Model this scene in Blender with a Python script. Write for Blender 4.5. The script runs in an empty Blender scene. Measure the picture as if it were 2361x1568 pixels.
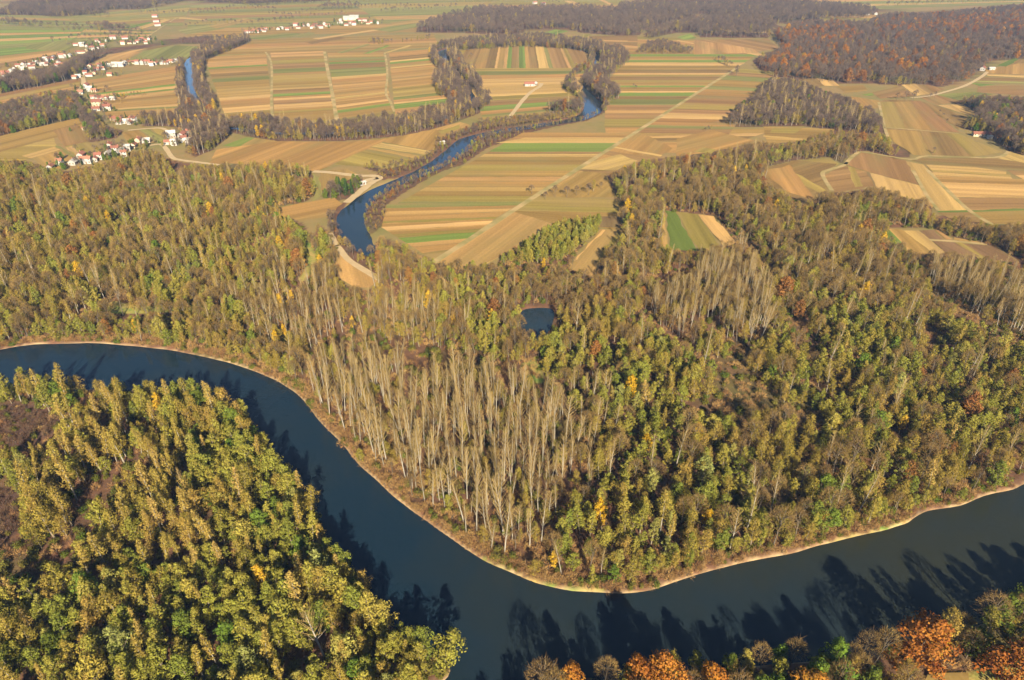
import bpy, math, random
import numpy as np
from mathutils import Vector, Matrix

# ------------------------------------------------------------------ camera, sky, sun, exposure
scene = bpy.context.scene
COL = scene.collection
CAM_H, PITCH, LENS = 190.0, math.radians(31.5), 24.0
cd = bpy.data.cameras.new('camera'); cam = bpy.data.objects.new('camera', cd); COL.objects.link(cam)
cd.lens = LENS; cd.sensor_width = 36.0; cd.sensor_fit = 'HORIZONTAL'; cd.clip_start = 1.0; cd.clip_end = 60000.0
cam.location = (0, 0, CAM_H); cam.rotation_euler = (math.pi / 2 - PITCH, 0, 0)
scene.camera = cam

SUN_EL = math.radians(28.0)
SH = Vector((-0.195, 0.981, 0)).normalized()          # direction in which shadows fall on the ground
world = bpy.data.worlds.new('World'); scene.world = world; world.use_nodes = True
wn = world.node_tree; wn.nodes.clear()
sky = wn.nodes.new('ShaderNodeTexSky'); sky.sky_type = 'NISHITA'; sky.sun_disc = False
sky.sun_elevation = SUN_EL; sky.sun_rotation = math.atan2(-SH.x, -SH.y)
sky.altitude = 300; sky.air_density = 0.7; sky.dust_density = 0.2; sky.ozone_density = 2.0
bg = wn.nodes.new('ShaderNodeBackground'); bg.inputs['Strength'].default_value = 0.05
wo = wn.nodes.new('ShaderNodeOutputWorld')
wn.links.new(sky.outputs[0], bg.inputs[0]); wn.links.new(bg.outputs[0], wo.inputs[0])
sl = bpy.data.lights.new('sun', 'SUN'); sun = bpy.data.objects.new('sun', sl); COL.objects.link(sun)
sl.energy = 5.0; sl.angle = math.radians(0.5); sl.color = (1.0, 0.85, 0.62)
ld = Vector((SH.x * math.cos(SUN_EL), SH.y * math.cos(SUN_EL), -math.sin(SUN_EL)))
sun.rotation_euler = ld.to_track_quat('-Z', 'Y').to_euler(); sun.location = (0, 0, 400)
scene.view_settings.view_transform = 'Standard'; scene.view_settings.look = 'None'
scene.view_settings.exposure = 1.65; scene.view_settings.gamma = 1.0
scene.view_settings.use_curve_mapping = False
cy = scene.cycles
cy.max_bounces = 3; cy.diffuse_bounces = 1; cy.glossy_bounces = 2; cy.transmission_bounces = 2
cy.volume_bounces = 0; cy.transparent_max_bounces = 4; cy.caustics_reflective = False; cy.caustics_refractive = False
cy.use_denoising = True; cy.use_adaptive_sampling = True; cy.adaptive_threshold = 0.02
HAZE_DENSITY = 0.00006

# ------------------------------------------------------------------ helpers: layout
FP = 2361.0 * LENS / 36.0; CX, CY = 1180.5, 784.0
ST, CT = math.sin(PITCH), math.cos(PITCH)
rng = np.random.default_rng(7); random.seed(7)

def up(u, v, z=0.0):
    """ground point seen in direction (u, v) of the survey picture"""
    u = np.asarray(u, float); v = np.asarray(v, float)
    a = (u - CX) / FP; b = (CY - v) / FP
    dy = CT + b * ST; dz = -ST + b * CT
    t = (z - CAM_H) / dz
    return np.stack([a * t, dy * t], -1)

def pj(x, y, z):
    dz = np.asarray(z) - CAM_H
    zc = y * CT - dz * ST; yc = y * ST + dz * CT
    return CX + FP * x / zc, CY - FP * yc / zc, FP / zc

def W(poly):
    p = np.array(poly, float); return up(p[:, 0], p[:, 1])

def inpoly(px, py, poly):
    poly = np.asarray(poly, float); n = len(poly)
    ins = np.zeros(px.shape, bool); j = n - 1
    lo = poly.min(0); hi = poly.max(0)
    m = (px >= lo[0]) & (px <= hi[0]) & (py >= lo[1]) & (py <= hi[1])
    if not m.any(): return ins
    x = px[m]; y = py[m]; r = np.zeros(x.shape, bool)
    for i in range(n):
        xi, yi = poly[i]; xj, yj = poly[j]
        if yi != yj:
            c = ((yi > y) != (yj > y)) & (x < (xj - xi) * (y - yi) / (yj - yi) + xi)
            r ^= c
        j = i
    ins[m] = r
    return ins

def segdist(px, py, a, b):
    d = b - a; L = d @ d + 1e-9
    t = np.clip(((px - a[0]) * d[0] + (py - a[1]) * d[1]) / L, 0, 1)
    return np.hypot(px - a[0] - t * d[0], py - a[1] - t * d[1]), t

def polydist(px, py, poly):
    """signed distance, negative inside"""
    d = np.full(px.shape, 1e9)
    for i in range(len(poly)):
        d = np.minimum(d, segdist(px, py, poly[i], poly[(i + 1) % len(poly)])[0])
    return np.where(inpoly(px, py, poly), -d, d)

def ribdist(px, py, pts, hw):
    d = np.full(px.shape, 1e9)
    for i in range(len(pts) - 1):
        s, t = segdist(px, py, pts[i], pts[i + 1])
        d = np.minimum(d, s - (hw[i] + t * (hw[i + 1] - hw[i])))
    return d

def smooth(pts, n=4, closed=False):
    """Catmull-Rom through the points"""
    pts = np.array(pts, float); out = []
    N = len(pts)
    for i in range(N if closed else N - 1):
        g = (lambda k: pts[k % N]) if closed else (lambda k: pts[min(max(k, 0), N - 1)])
        p0, p1, p2, p3 = g(i - 1), g(i), g(i + 1), g(i + 2)
        for k in range(n):
            t = k / n
            out.append(0.5 * (2 * p1 + (p2 - p0) * t + (2 * p0 - 5 * p1 + 4 * p2 - p3) * t * t + (3 * p1 - p0 - 3 * p2 + p3) * t ** 3))
    if not closed: out.append(pts[-1])
    return np.array(out)

def vnoise(x, y, s, seed=0):
    """smooth value noise, 0..1"""
    x = x / s; y = y / s
    xi = np.floor(x).astype(np.int64); yi = np.floor(y).astype(np.int64)
    fx = x - xi; fy = y - yi; fx = fx * fx * (3 - 2 * fx); fy = fy * fy * (3 - 2 * fy)
    def h(a, b):
        k = (a * 374761393 + b * 668265263 + seed * 974711) & 0x7fffffff
        k = ((k ^ (k >> 13)) * 1274126177) & 0x7fffffff
        return ((k ^ (k >> 16)) & 0xffff) / 65535.0
    return (h(xi, yi) * (1 - fx) + h(xi + 1, yi) * fx) * (1 - fy) + (h(xi, yi + 1) * (1 - fx) + h(xi + 1, yi + 1) * fx) * fy

# ------------------------------------------------------------------ helpers: meshes, materials, objects
def mesh_np(name, verts, quads=None, tris=None, mats=(), smooth_shade=False, tint=None, qmat=None, tmat=None):
    me = bpy.data.meshes.new(name)
    verts = np.asarray(verts, np.float32)
    quads = np.zeros((0, 4), np.int32) if quads is None or not len(quads) else np.asarray(quads, np.int32)
    tris = np.zeros((0, 3), np.int32) if tris is None or not len(tris) else np.asarray(tris, np.int32)
    nq, nt = len(quads), len(tris)
    me.vertices.add(len(verts)); me.vertices.foreach_set('co', verts.ravel())
    me.loops.add(nq * 4 + nt * 3); me.polygons.add(nq + nt)
    me.loops.foreach_set('vertex_index', np.concatenate([quads.ravel(), tris.ravel()]).astype(np.int32))
    ls = np.concatenate([np.arange(nq) * 4, nq * 4 + np.arange(nt) * 3]).astype(np.int32)
    me.polygons.foreach_set('loop_start', ls)
    for m in mats: me.materials.append(m)
    if qmat is not None or tmat is not None:
        mi = np.concatenate([np.zeros(nq, np.int32) if qmat is None else qmat, np.zeros(nt, np.int32) if tmat is None else tmat]).astype(np.int32)
        me.polygons.foreach_set('material_index', mi)
    if smooth_shade: me.polygons.foreach_set('use_smooth', np.ones(nq + nt, bool))
    if tint is not None:
        at = me.attributes.new('tint', 'FLOAT', 'POINT'); at.data.foreach_set('value', np.asarray(tint, np.float32))
    me.update(calc_edges=True); me.validate()
    return me

def link(name, me, parent=None, loc=None, rotz=None):
    o = bpy.data.objects.new(name, me); COL.objects.link(o)
    if parent is not None: o.parent = parent
    if loc is not None: o.location = loc
    if rotz is not None: o.rotation_euler = (0, 0, rotz)
    return o

def tag(o, label=None, category=None, group=None, kind=None):
    if label: o['label'] = label
    if category: o['category'] = category
    if group: o['group'] = group
    if kind: o['kind'] = kind
    return o

class NT:
    def __init__(s, name):
        s.m = bpy.data.materials.new(name); s.m.use_nodes = True; s.t = s.m.node_tree; s.t.nodes.clear()
    def n(s, typ, **kw):
        nd = s.t.nodes.new(typ)
        for k, v in kw.items():
            if k.startswith('i_'):
                key = k[2:]; key = int(key) if key.isdigit() else key.replace('_', ' ')
                nd.inputs[key].default_value = v
            else: setattr(nd, k, v)
        return nd
    def l(s, a, b): s.t.links.new(a, b)
    def mix(s, fac, a, b, bt='MIX'):
        nd = s.t.nodes.new('ShaderNodeMix'); nd.data_type = 'RGBA'; nd.blend_type = bt
        for sock, val in ((nd.inputs[0], fac), (nd.inputs[6], a), (nd.inputs[7], b)):
            if isinstance(val, bpy.types.NodeSocket): s.l(val, sock)
            elif isinstance(val, tuple): sock.default_value = (*val[:3], 1)
            else: sock.default_value = val
        return nd.outputs[2]
    def math(s, op, a, b=0.0, clamp=False):
        nd = s.t.nodes.new('ShaderNodeMath'); nd.operation = op; nd.use_clamp = clamp
        for i, val in enumerate((a, b)):
            if isinstance(val, bpy.types.NodeSocket): s.l(val, nd.inputs[i])
            else: nd.inputs[i].default_value = val
        return nd.outputs[0]
    def ramp(s, fac, stops):
        nd = s.t.nodes.new('ShaderNodeValToRGB'); s.l(fac, nd.inputs[0]); e = nd.color_ramp.elements
        while len(e) > 1: e.remove(e[0])
        for i, (p, c) in enumerate(stops):
            el = e[0] if i == 0 else e.new(p)
            el.position = p; el.color = (*c, 1)
        return nd.outputs[0]
    def noise(s, scale, vec=None, detail=3.0, rough=0.55):
        nd = s.n('ShaderNodeTexNoise'); nd.inputs['Scale'].default_value = scale
        nd.inputs['Detail'].default_value = detail; nd.inputs['Roughness'].default_value = rough
        if vec is not None: s.l(vec, nd.inputs['Vector'])
        return nd.outputs[0]
    def rngmap(s, val, a, b, c=0.0, d=1.0):
        nd = s.n('ShaderNodeMapRange'); s.l(val, nd.inputs[0])
        for i, k in enumerate((a, b, c, d)): nd.inputs[i + 1].default_value = k
        return nd.outputs[0]
    def out(s, shader, disp=None):
        o = s.n('ShaderNodeOutputMaterial'); s.l(shader, o.inputs[0])
        return s.m
    def principled(s, col, rough=0.9, spec=0.1, normal=None):
        p = s.n('ShaderNodeBsdfPrincipled')
        if isinstance(col, bpy.types.NodeSocket): s.l(col, p.inputs['Base Color'])
        else: p.inputs['Base Color'].default_value = (*col[:3], 1)
        p.inputs['Roughness'].default_value = rough
        p.inputs['Specular IOR Level'].default_value = spec
        if normal is not None: s.l(normal, p.inputs['Normal'])
        return p

def leaf_mat(name, stops, tvar=0.35, transl=0.25):
    t = NT(name); oi = t.n('ShaderNodeObjectInfo')
    c = t.ramp(oi.outputs['Random'], stops)
    at = t.n('ShaderNodeAttribute', attribute_name='tint')
    k = t.rngmap(at.outputs['Fac'], 0, 1, 1 - tvar, 1 + tvar)
    hs = t.n('ShaderNodeHueSaturation', i_Saturation=1.05); t.l(c, hs.inputs['Color']); t.l(k, hs.inputs['Value'])
    t.l(t.rngmap(at.outputs['Fac'], 0, 1, 0.485, 0.515), hs.inputs['Hue'])
    d = t.n('ShaderNodeBsdfDiffuse'); t.l(hs.outputs[0], d.inputs[0])
    tr = t.n('ShaderNodeBsdfTranslucent'); t.l(hs.outputs[0], tr.inputs[0])
    mx = t.n('ShaderNodeMixShader', i_0=transl); t.l(d.outputs[0], mx.inputs[1]); t.l(tr.outputs[0], mx.inputs[2])
    return t.out(mx.outputs[0])

def bark_mat(name, a, b):
    t = NT(name); oi = t.n('ShaderNodeObjectInfo')
    c = t.mix(oi.outputs['Random'], a, b)
    tc = t.n('ShaderNodeTexCoord')
    nz = t.noise(1.3, tc.outputs['Object'], 4)
    c = t.mix(t.rngmap(nz, .35, .7), c, t.mix(0.5, c, (a[0] * .5, a[1] * .5, a[2] * .5)))
    return t.out(t.principled(c, .9, .1).outputs[0])

def plain_mat(name, col, rough=.85, var=.15, scale=.8):
    t = NT(name); tc = t.n('ShaderNodeTexCoord'); oi = t.n('ShaderNodeObjectInfo')
    nz = t.noise(scale, tc.outputs['Object'], 4)
    k = t.math('MULTIPLY', t.rngmap(nz, .3, .7, 1 - var, 1 + var), t.rngmap(oi.outputs['Random'], 0, 1, 1 - var, 1 + var))
    hs = t.n('ShaderNodeHueSaturation', i_Color=(*col, 1)); t.l(k, hs.inputs['Value'])
    return t.out(t.principled(hs.outputs[0], rough, .2).outputs[0])

# ------------------------------------------------------------------ survey data (picture coordinates, laid out on the ground)
RIVER = [(-400, 860), (-150, 825), (-60, 812), (0, 803), (40, 796), (100, 791), (200, 789), (280, 794), (360, 801), (430, 812), (500, 828), (570, 849), (620, 869),
 (660, 891), (690, 914), (715, 946), (740, 976), (775, 1011), (800, 1041), (830, 1076), (870, 1111), (905, 1145), (945, 1175), (985, 1202), (1030, 1236), (1080, 1271),
 (1130, 1298), (1190, 1326), (1250, 1346), (1320, 1362), (1400, 1367), (1460, 1366), (1510, 1358), (1560, 1343), (1620, 1321), (1680, 1306), (1750, 1291),
 (1823, 1277), (1896, 1257), (1956, 1241), (2011, 1228), (2094, 1208), (2117, 1190), (2147, 1175), (2222, 1165), (2272, 1143), (2343, 1127), (2380, 1108), (2500, 1075), (2750, 1010), (3100, 930),
 (3100, 1140), (2750, 1270), (2500, 1345), (2361, 1392), (2300, 1415), (2200, 1450), (2100, 1485), (2000, 1502), (1900, 1512), (1700, 1528), (1560, 1540), (1400, 1560), (1230, 1585), (1140, 1640), (1120, 1760), (1130, 2000),
 (900, 2000), (915, 1760), (915, 1670), (945, 1620), (1005, 1585), (1042, 1552), (1034, 1522), (990, 1500), (930, 1462), (895, 1420), (865, 1372), (815, 1322), (772, 1272), (748, 1218), (722, 1163), (688, 1112), (640, 1062),
 (612, 1015), (585, 975), (545, 945), (480, 922), (400, 914), (300, 907), (200, 899), (110, 896), (0, 898), (-60, 903), (-200, 935), (-400, 1000)]
OXBOW = [(852, 584, 2.5), (838, 566, 7), (824, 548, 9), (809, 520, 9.5), (811, 492, 9), (833, 466, 8.5), (866, 441, 7), (918, 417, 6), (968, 397, 6.5), (1016, 372, 8.5), (1052, 346, 10), (1079, 321, 8.5), (1130, 305, 5),
 (1180, 297, 6), (1240, 288, 6), (1300, 279, 6), (1345, 268, 8), (1370, 248, 11), (1357, 225, 10), (1339, 205, 8), (1331, 190, 6), (1350, 170, 5), (1375, 150, 5), (1375, 128, 4), (1330, 108, 4), (1240, 98, 4),
 (1130, 102, 4), (1050, 110, 5), (1017, 121, 9), (1022, 139, 8), (1045, 165, 4), (1075, 200, 4), (1095, 230, 4), (1060, 258, 4), (950, 285, 4), (750, 305, 4), (580, 300, 4), (505, 275, 4), (460, 242, 5),
 (442, 218, 5), (439, 195, 6), (436, 170, 6), (434, 150, 5), (445, 128, 4), (500, 105, 4), (570, 95, 3)]
POND = [(1207, 716), (1235, 709), (1268, 711), (1275, 728), (1262, 757), (1243, 790), (1231, 787), (1214, 768), (1206, 745)]

river_w = smooth(W(RIVER), 3, True)
oxp = np.array(OXBOW); oxw = np.concatenate([W(oxp[:, :2]), oxp[:, 2:3]], 1); oxw = smooth(oxw, 3)
pond_w = smooth(W(POND), 3, True)

# canopy outlines as they are seen (a tree belongs when both its foot and its top fall inside)
NORTH = [(-200, 380), (-80, 370), (0, 365), (60, 372), (110, 385), (150, 395), (230, 380), (290, 354), (350, 342), (390, 368), (470, 382), (560, 378), (640, 372), (700, 380), (725, 410), (732, 445), (700, 467), (625, 477),
 (600, 487), (650, 497), (700, 515), (715, 550), (735, 520), (760, 535), (775, 570), (777, 620), (786, 646), (816, 664), (851, 668), (880, 648), (850, 600), (845, 580), (880, 545), (930, 565), (980, 592), (1010, 607), (1050, 600), (1090, 605), (1145, 612), (1165, 580), (1220, 545), (1310, 500),
 (1380, 497), (1378, 530), (1330, 580), (1312, 612), (1370, 640), (1390, 590), (1400, 565), (1440, 562), (1432, 520), (1440, 490), (1425, 450), (1395, 420), (1395, 405), (1418, 393), (1481, 371), (1557, 361), (1632, 351), (1742, 330), (1833, 324), (1911, 301), (1930, 300), (2040, 310), (2060, 330), (2100, 350), (2098, 362),
 (2060, 364), (2000, 347), (1960, 357), (1940, 377), (1911, 362), (1828, 370), (1755, 388), (1770, 419), (1808, 444), (1858, 466), (1896, 444), (1946, 444), (2021, 431), (2072, 444), (2097, 459), (2122, 451), (2147, 466), (2149, 494), (2197, 499), (2272, 514), (2361, 516), (2700, 525),
 (3200, 700), (3200, 1000), (2500, 1090), (2361, 1125), (2272, 1150), (2147, 1180), (2011, 1235), (1823, 1284), (1620, 1330), (1510, 1362), (1400, 1370), (1250, 1350), (1130, 1305), (985, 1205), (830, 1080), (690, 918), (570, 850), (430, 815), (280, 797), (100, 794), (0, 806), (-400, 870)]
PEN = [(-400, 930), (-80, 880), (0, 858), (110, 850), (180, 858), (300, 874), (380, 866), (470, 884), (525, 900), (570, 935), (610, 972), (638, 1005), (645, 1040), (705, 1090), (737, 1130), (767, 1190), (777, 1225), (840, 1262), (875, 1310), (930, 1388), (917, 1410), (970, 1440), (1055, 1468), (1064, 1500), (1050, 1545), (1010, 1590), (960, 1640), (960, 2300), (-600, 2300)]
SOUTH = [(1000, 2300), (1090, 1640), (1125, 1556), (1215, 1510), (1380, 1482), (1500, 1476), (1560, 1452), (1700, 1448), (1900, 1438), (2040, 1402), (2090, 1376), (2180, 1416), (2250, 1362), (2320, 1338), (2500, 1290), (3100, 1120), (3300, 2300)]
WOODW = [(1665, 272), (1700, 243), (1740, 218), (1758, 190), (1780, 178), (1840, 184), (1900, 208), (1960, 228), (2010, 248), (2030, 270), (2040, 312), (1930, 303), (1840, 292), (1770, 292), (1680, 292)]
HILL = [(1735, 140), (1760, 122), (1805, 112), (1780, 68), (1850, 48), (1900, 45), (2000, 45), (2050, 28), (2150, 28), (2361, 8), (2600, 0), (2600, 145), (2361, 136), (2290, 141), (2270, 156), (2250, 172), (2230, 186), (2170, 200), (2060, 196), (1990, 192), (1930, 192), (1850, 184), (1780, 178), (1750, 160)]
REDGE = [(2200, 236), (2215, 226), (2247, 219), (2361, 224), (2700, 230), (2700, 420), (2361, 362), (2322, 346), (2292, 326), (2282, 312), (2242, 302), (2207, 292), (2222, 281), (2257, 271), (2252, 258)]
WESTARM = [(412, 142), (434, 136), (469, 108), (507, 95), (572, 84), (577, 98), (517, 123), (476, 140), (470, 155), (473, 200), (493, 226), (500, 258), (526, 280), (537, 302), (522, 320), (492, 345), (450, 362), (428, 350), (440, 318), (400, 292), (330, 290), (322, 277), (412, 268), (414, 240), (407, 215), (409, 160)]
SBELT = [(526, 278), (590, 276), (673, 286), (790, 286), (866, 276), (954, 269), (979, 254), (1036, 249), (1036, 231), (1009, 221), (999, 198), (1004, 173), (1017, 165), (997, 148), (984, 123), (1016, 103), (1041, 98), (1057, 118), (1067, 140), (1072, 155), (1094, 160), (1096, 173), (1108, 186), (1109, 216), (1129, 218), (1132, 248),
 (1092, 266), (1029, 291), (941, 311), (866, 319), (803, 324), (715, 325), (615, 324), (590, 319), (535, 305)]
LOOP = [(1041, 98), (1092, 91), (1180, 86), (1243, 83), (1306, 91), (1361, 96), (1388, 103), (1406, 113), (1426, 113), (1448, 130), (1451, 143), (1428, 160), (1398, 191), (1431, 216), (1428, 228), (1400, 241), (1400, 256), (1356, 277), (1255, 297), (1195, 312), (1150, 330), (1117, 345), (1067, 380), (1017, 395), (976, 417), (929, 445), (889, 475), (889, 514), (868, 534), (850, 540), (836, 520), (836, 478), (850, 452),
 (905, 425), (965, 404), (1015, 380), (1055, 350), (1078, 325), (1060, 330), (1040, 352), (1000, 375), (975, 392), (930, 408), (880, 414), (868, 395), (836, 385), (860, 376), (880, 388), (900, 378), (960, 368), (1001, 349), (1006, 324), (1041, 309), (1079, 299), (1104, 281), (1155, 274), (1180, 269), (1255, 264), (1268, 246), (1316, 244), (1341, 238), (1336, 226), (1306, 213), (1299, 198), (1326, 162), (1356, 150), (1360, 130), (1356, 122), (1306, 114), (1205, 108), (1057, 118)]
POOLW = [(755, 489), (800, 462), (792, 500), (786, 540), (850, 590), (872, 622), (868, 636), (840, 616), (806, 596), (778, 560), (763, 536)]
COPSE = [(738, 440), (771, 407), (828, 404), (835, 426), (803, 458), (775, 463), (743, 456)]
LWOOD = [(-100, 260), (0, 236), (58, 224), (113, 209), (176, 211), (183, 226), (210, 251), (240, 290), (285, 300), (270, 318), (205, 328), (195, 290), (181, 273), (75, 297), (0, 315), (-100, 340)]
BWOOD = [(-100, 200), (0, 180), (25, 160), (100, 160), (145, 148), (176, 130), (226, 113), (326, 103), (376, 91), (502, 80), (534, 80), (572, 86), (504, 100), (401, 102), (346, 109), (251, 125), (208, 146), (186, 174), (150, 188), (100, 200), (0, 217), (-100, 240)]
FAR = [[(955, 74), (967, 56), (1042, 36), (1117, 18), (1180, 21), (1331, 18), (1424, 23), (1431, 13), (1471, 8), (1587, -4), (1640, -4), (1630, 30), (1587, 44), (1557, 49), (1481, 75), (1474, 81), (1444, 84), (1343, 76), (1288, 66), (1218, 71), (1180, 84), (1120, 78), (1070, 76), (1000, 76)],
 [(1481, 80), (1507, 66), (1562, 58), (1587, 46), (1652, 40), (1770, 34), (1790, 60), (1770, 88), (1615, 86), (1607, 76), (1557, 76), (1519, 84)],
 [(1640, 38), (1600, 8), (1700, -6), (1800, 4), (1900, 8), (2000, 20), (2030, 28), (2000, 44), (1900, 46), (1850, 49), (1790, 58), (1770, 36)],
 [(-80, 40), (15, 24), (58, 2), (120, -4), (440, -4), (400, 10), (325, 23), (250, 23), (225, 35), (130, 41), (50, 36)],
 [(450, 3), (590, 14), (700, 8), (850, 0), (850, -8), (450, -8)], [(700, 20), (760, 14), (830, 12), (840, 18), (760, 22)],
 [(0, 50), (20, 50), (110, 60), (200, 62), (205, 68), (100, 66), (10, 58)], [(205, 62), (235, 57), (330, 72), (345, 76), (230, 72)],
 [(1770, 34), (1790, 4), (1850, 20), (1990, 30), (1850, 48)], [(940, 18), (1040, 14), (1050, 18), (950, 22)], [(880, 24), (960, 16), (965, 20), (885, 29)], [(600, 52), (670, 46), (672, 50), (602, 57)]]
SMALL = [[(828, 95), (856, 86), (916, 91), (991, 78), (997, 90), (916, 101), (866, 103)],
 [(1459, 123), (1491, 93), (1532, 88), (1557, 98), (1587, 103), (1611, 115), (1604, 124), (1552, 126)],
 [(1632, 128), (1670, 130), (1697, 150), (1692, 157), (1657, 146)], [(1484, 84), (1505, 70), (1530, 78), (1510, 90), (1490, 91)], [(1075, 133), (1082, 126), (1094, 133), (1085, 138)]]
HOLES = [  # fields and meadows inside the woods
 [(1527, 570), (1524, 508), (1534, 486), (1612, 493), (1650, 498), (1692, 556), (1610, 576), (1550, 572)],
 [(2005, 521), (2154, 527), (2195, 547), (2300, 570), (2350, 600), (2270, 594), (2172, 581), (2092, 571), (2036, 536)],
 [(698, 570), (712, 555), (731, 590), (720, 625), (700, 650), (690, 640), (708, 610)],
 [(240, 700), (262, 694), (330, 705), (420, 708), (418, 716), (330, 722), (300, 724), (245, 722)],
 [(1488, 414), (1500, 406), (1590, 398), (1588, 404), (1500, 418)],
 [(1525, 430), (1522, 400)],
 [(2100, 1760), (2148, 1550), (2240, 1543), (2420, 1530), (2600, 1700)],
 [(1930, 300), (1911, 303), (1833, 326), (1770, 334), (1770, 290), (1840, 290)],
 [(1270, 320)],
 [(775, 560), (803, 597), (841, 622), (876, 646), (851, 668), (816, 666), (784, 648), (775, 619)]]
HOLES = [h for h in HOLES if len(h) > 2]
BURNT = [[(-300, 940), (50, 930), (105, 945), (140, 965), (130, 995), (60, 1025), (-300, 1040)], [(-300, 1120), (30, 1125), (55, 1170), (40, 1230), (-20, 1260), (-300, 1240)]]
POPLARS = [(690, 905), (700, 850), (720, 800), (800, 770), (880, 790), (985, 800), (1100, 820), (1290, 880), (1340, 990), (1320, 1110), (1240, 1268), (1180, 1290), (1080, 1255), (985, 1190), (905, 1135), (870, 1100), (800, 1030), (740, 965)]
POPL2 = [[(1590, 560), (1720, 540), (1780, 640), (1770, 780), (1690, 800), (1600, 700)], [(2120, 560), (2361, 600), (2500, 700), (2361, 780), (2150, 680)], [(1500, 640), (1600, 620), (1640, 720), (1560, 790), (1490, 720)]]
PLANT = [(1140, 616), (1160, 580), (1220, 545), (1310, 500), (1382, 495), (1380, 532), (1330, 580), (1300, 606)]

# ------------------------------------------------------------------ the ground with its river bed
def axis(segs):
    out = [segs[0][0]]
    for a, b, st in segs:
        n = max(1, int(round((b - a) / st))); out += list(a + (b - a) * (np.arange(n) + 1) / n)
    return np.array(out)
gx = axis([(-14000, -6000, 2000), (-6000, -2000, 500), (-2000, -900, 110), (-900, -600, 25), (-600, -430, 3.2), (-430, 430, 2.0), (430, 600, 3.2), (600, 900, 25), (900, 2000, 110), (2000, 6000, 500), (6000, 14000, 2000)])
gy = axis([(-3000, -500, 500), (-500, 40, 60), (40, 90, 6), (90, 430, 1.8), (430, 800, 3.5), (800, 1500, 7), (1500, 2600, 55), (2600, 6000, 340), (6000, 14000, 2000)])
GX, GY = np.meshgrid(gx, gy, indexing='xy')
px, py = GX.ravel(), GY.ravel()
def near(pts, m): return (px > pts[:, 0].min() - m) & (px < pts[:, 0].max() + m) & (py > pts[:, 1].min() - m) & (py < pts[:, 1].max() + m)
sdr = np.full(px.shape, 1e3); k = near(river_w, 60); sdr[k] = polydist(px[k], py[k], river_w)
sdo = np.full(px.shape, 1e3); k = near(oxw, 60); sdo[k] = ribdist(px[k], py[k], oxw[:, :2], oxw[:, 2])
sdp = np.full(px.shape, 1e3); k = near(pond_w, 60); sdp[k] = polydist(px[k], py[k], pond_w)
LV_R, LV_O, LV_P = -1.1, -0.9, -0.7
wob = (vnoise(px, py, 9, 3) - .5) * 2.4
z = np.zeros(px.shape)
z = np.minimum(z, np.clip((sdr + wob * .3 - 2.2) / 6.0, -1, 0) * 4.6)
z = np.minimum(z, np.clip((sdo + wob * .5 - 2.2) / 4.4, -1, 0) * 2.0)
z = np.minimum(z, np.clip((sdp + wob * .3 - 2.0) / 4.0, -1, 0) * 1.6)
vis = py > 60
gu, gv, _ = pj(px, np.maximum(py, 60), 0.0)
forest = np.zeros(px.shape, bool)
for p in [NORTH, PEN, SOUTH, WOODW, HILL, REDGE, WESTARM, SBELT, LOOP, POOLW, COPSE, LWOOD, BWOOD] + FAR + SMALL:
    forest |= inpoly(gu, gv, p)
for h in HOLES: forest &= ~inpoly(gu, gv, h)
forest &= vis
meadow = np.zeros(px.shape, bool)
MEADOWS = [HOLES[2], HOLES[3], [(1206, 838), (1235, 820), (1255, 840), (1250, 880), (1215, 880)], [(2100, 1760), (2148, 1550), (2240, 1543), (2420, 1530), (2600, 1700)],
 [(1080, 1268), (1180, 1318), (1250, 1340), (1320, 1352), (1400, 1355), (1400, 1368), (1240, 1350), (1120, 1300)], [(1900, 1250), (2010, 1222), (2090, 1195), (2110, 1200), (2000, 1236), (1900, 1262)]]
for h in MEADOWS: meadow |= inpoly(gu, gv, h)
burnt = np.zeros(px.shape, bool)
for h in BURNT: burnt |= inpoly(gu, gv, h)
z += np.where(forest & (sdr > 4), -vnoise(px, py, 14, 1) * .5, 0)
nx, ny = len(gx), len(gy)
ii = (np.arange(ny - 1)[:, None] * nx + np.arange(nx - 1)[None, :]).ravel()
gq = np.stack([ii, ii + 1, ii + nx + 1, ii + nx], 1)
gme = mesh_np('ground', np.stack([px, py, z], 1), gq, smooth_shade=True)
ca = gme.attributes.new('zone', 'FLOAT_COLOR', 'POINT')
zc = np.zeros((len(px), 4), np.float32); zc[:, 0] = forest; zc[:, 1] = meadow; zc[:, 2] = np.clip((1.1 - sdr - wob * .9) / 1.0, 0, 1); zc[:, 3] = burnt
ca.data.foreach_set('color', zc.ravel())
t = NT('ground_soil'); geo = t.n('ShaderNodeNewGeometry'); P = geo.outputs['Position']
za = t.n('ShaderNodeAttribute', attribute_name='zone'); sep = t.n('ShaderNodeSeparateColor'); t.l(za.outputs['Color'], sep.inputs[0])
n1 = t.noise(.012, P, 4); n2 = t.noise(.09, P, 5, .65); n3 = t.noise(.9, P, 3)
plain = t.mix(t.rngmap(n1, .35, .65), (.22, .145, .062), (.165, .14, .05))
plain = t.mix(t.rngmap(n2, .45, .7, 0, .5), plain, (.12, .125, .036))
lit = t.mix(t.rngmap(n2, .4, .62), (.085, .05, .03), (.15, .075, .045))
lit = t.mix(t.rngmap(n1, .5, .68, 0, .8), lit, (.10, .10, .03))
lit = t.mix(t.rngmap(n3, .3, .7, 0, .5), lit, (.07, .045, .03))
mead = t.mix(t.rngmap(n2, .38, .62), (.11, .17, .035), (.30, .22, .07))
sand = t.mix(t.rngmap(n2, .35, .65), (.46, .35, .20), (.30, .21, .11))
c = t.mix(sep.outputs[0], plain, lit); c = t.mix(za.outputs['Alpha'], c, (.075, .045, .035)); c = t.mix(sep.outputs[1], c, mead); c = t.mix(sep.outputs[2], c, sand)
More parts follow.
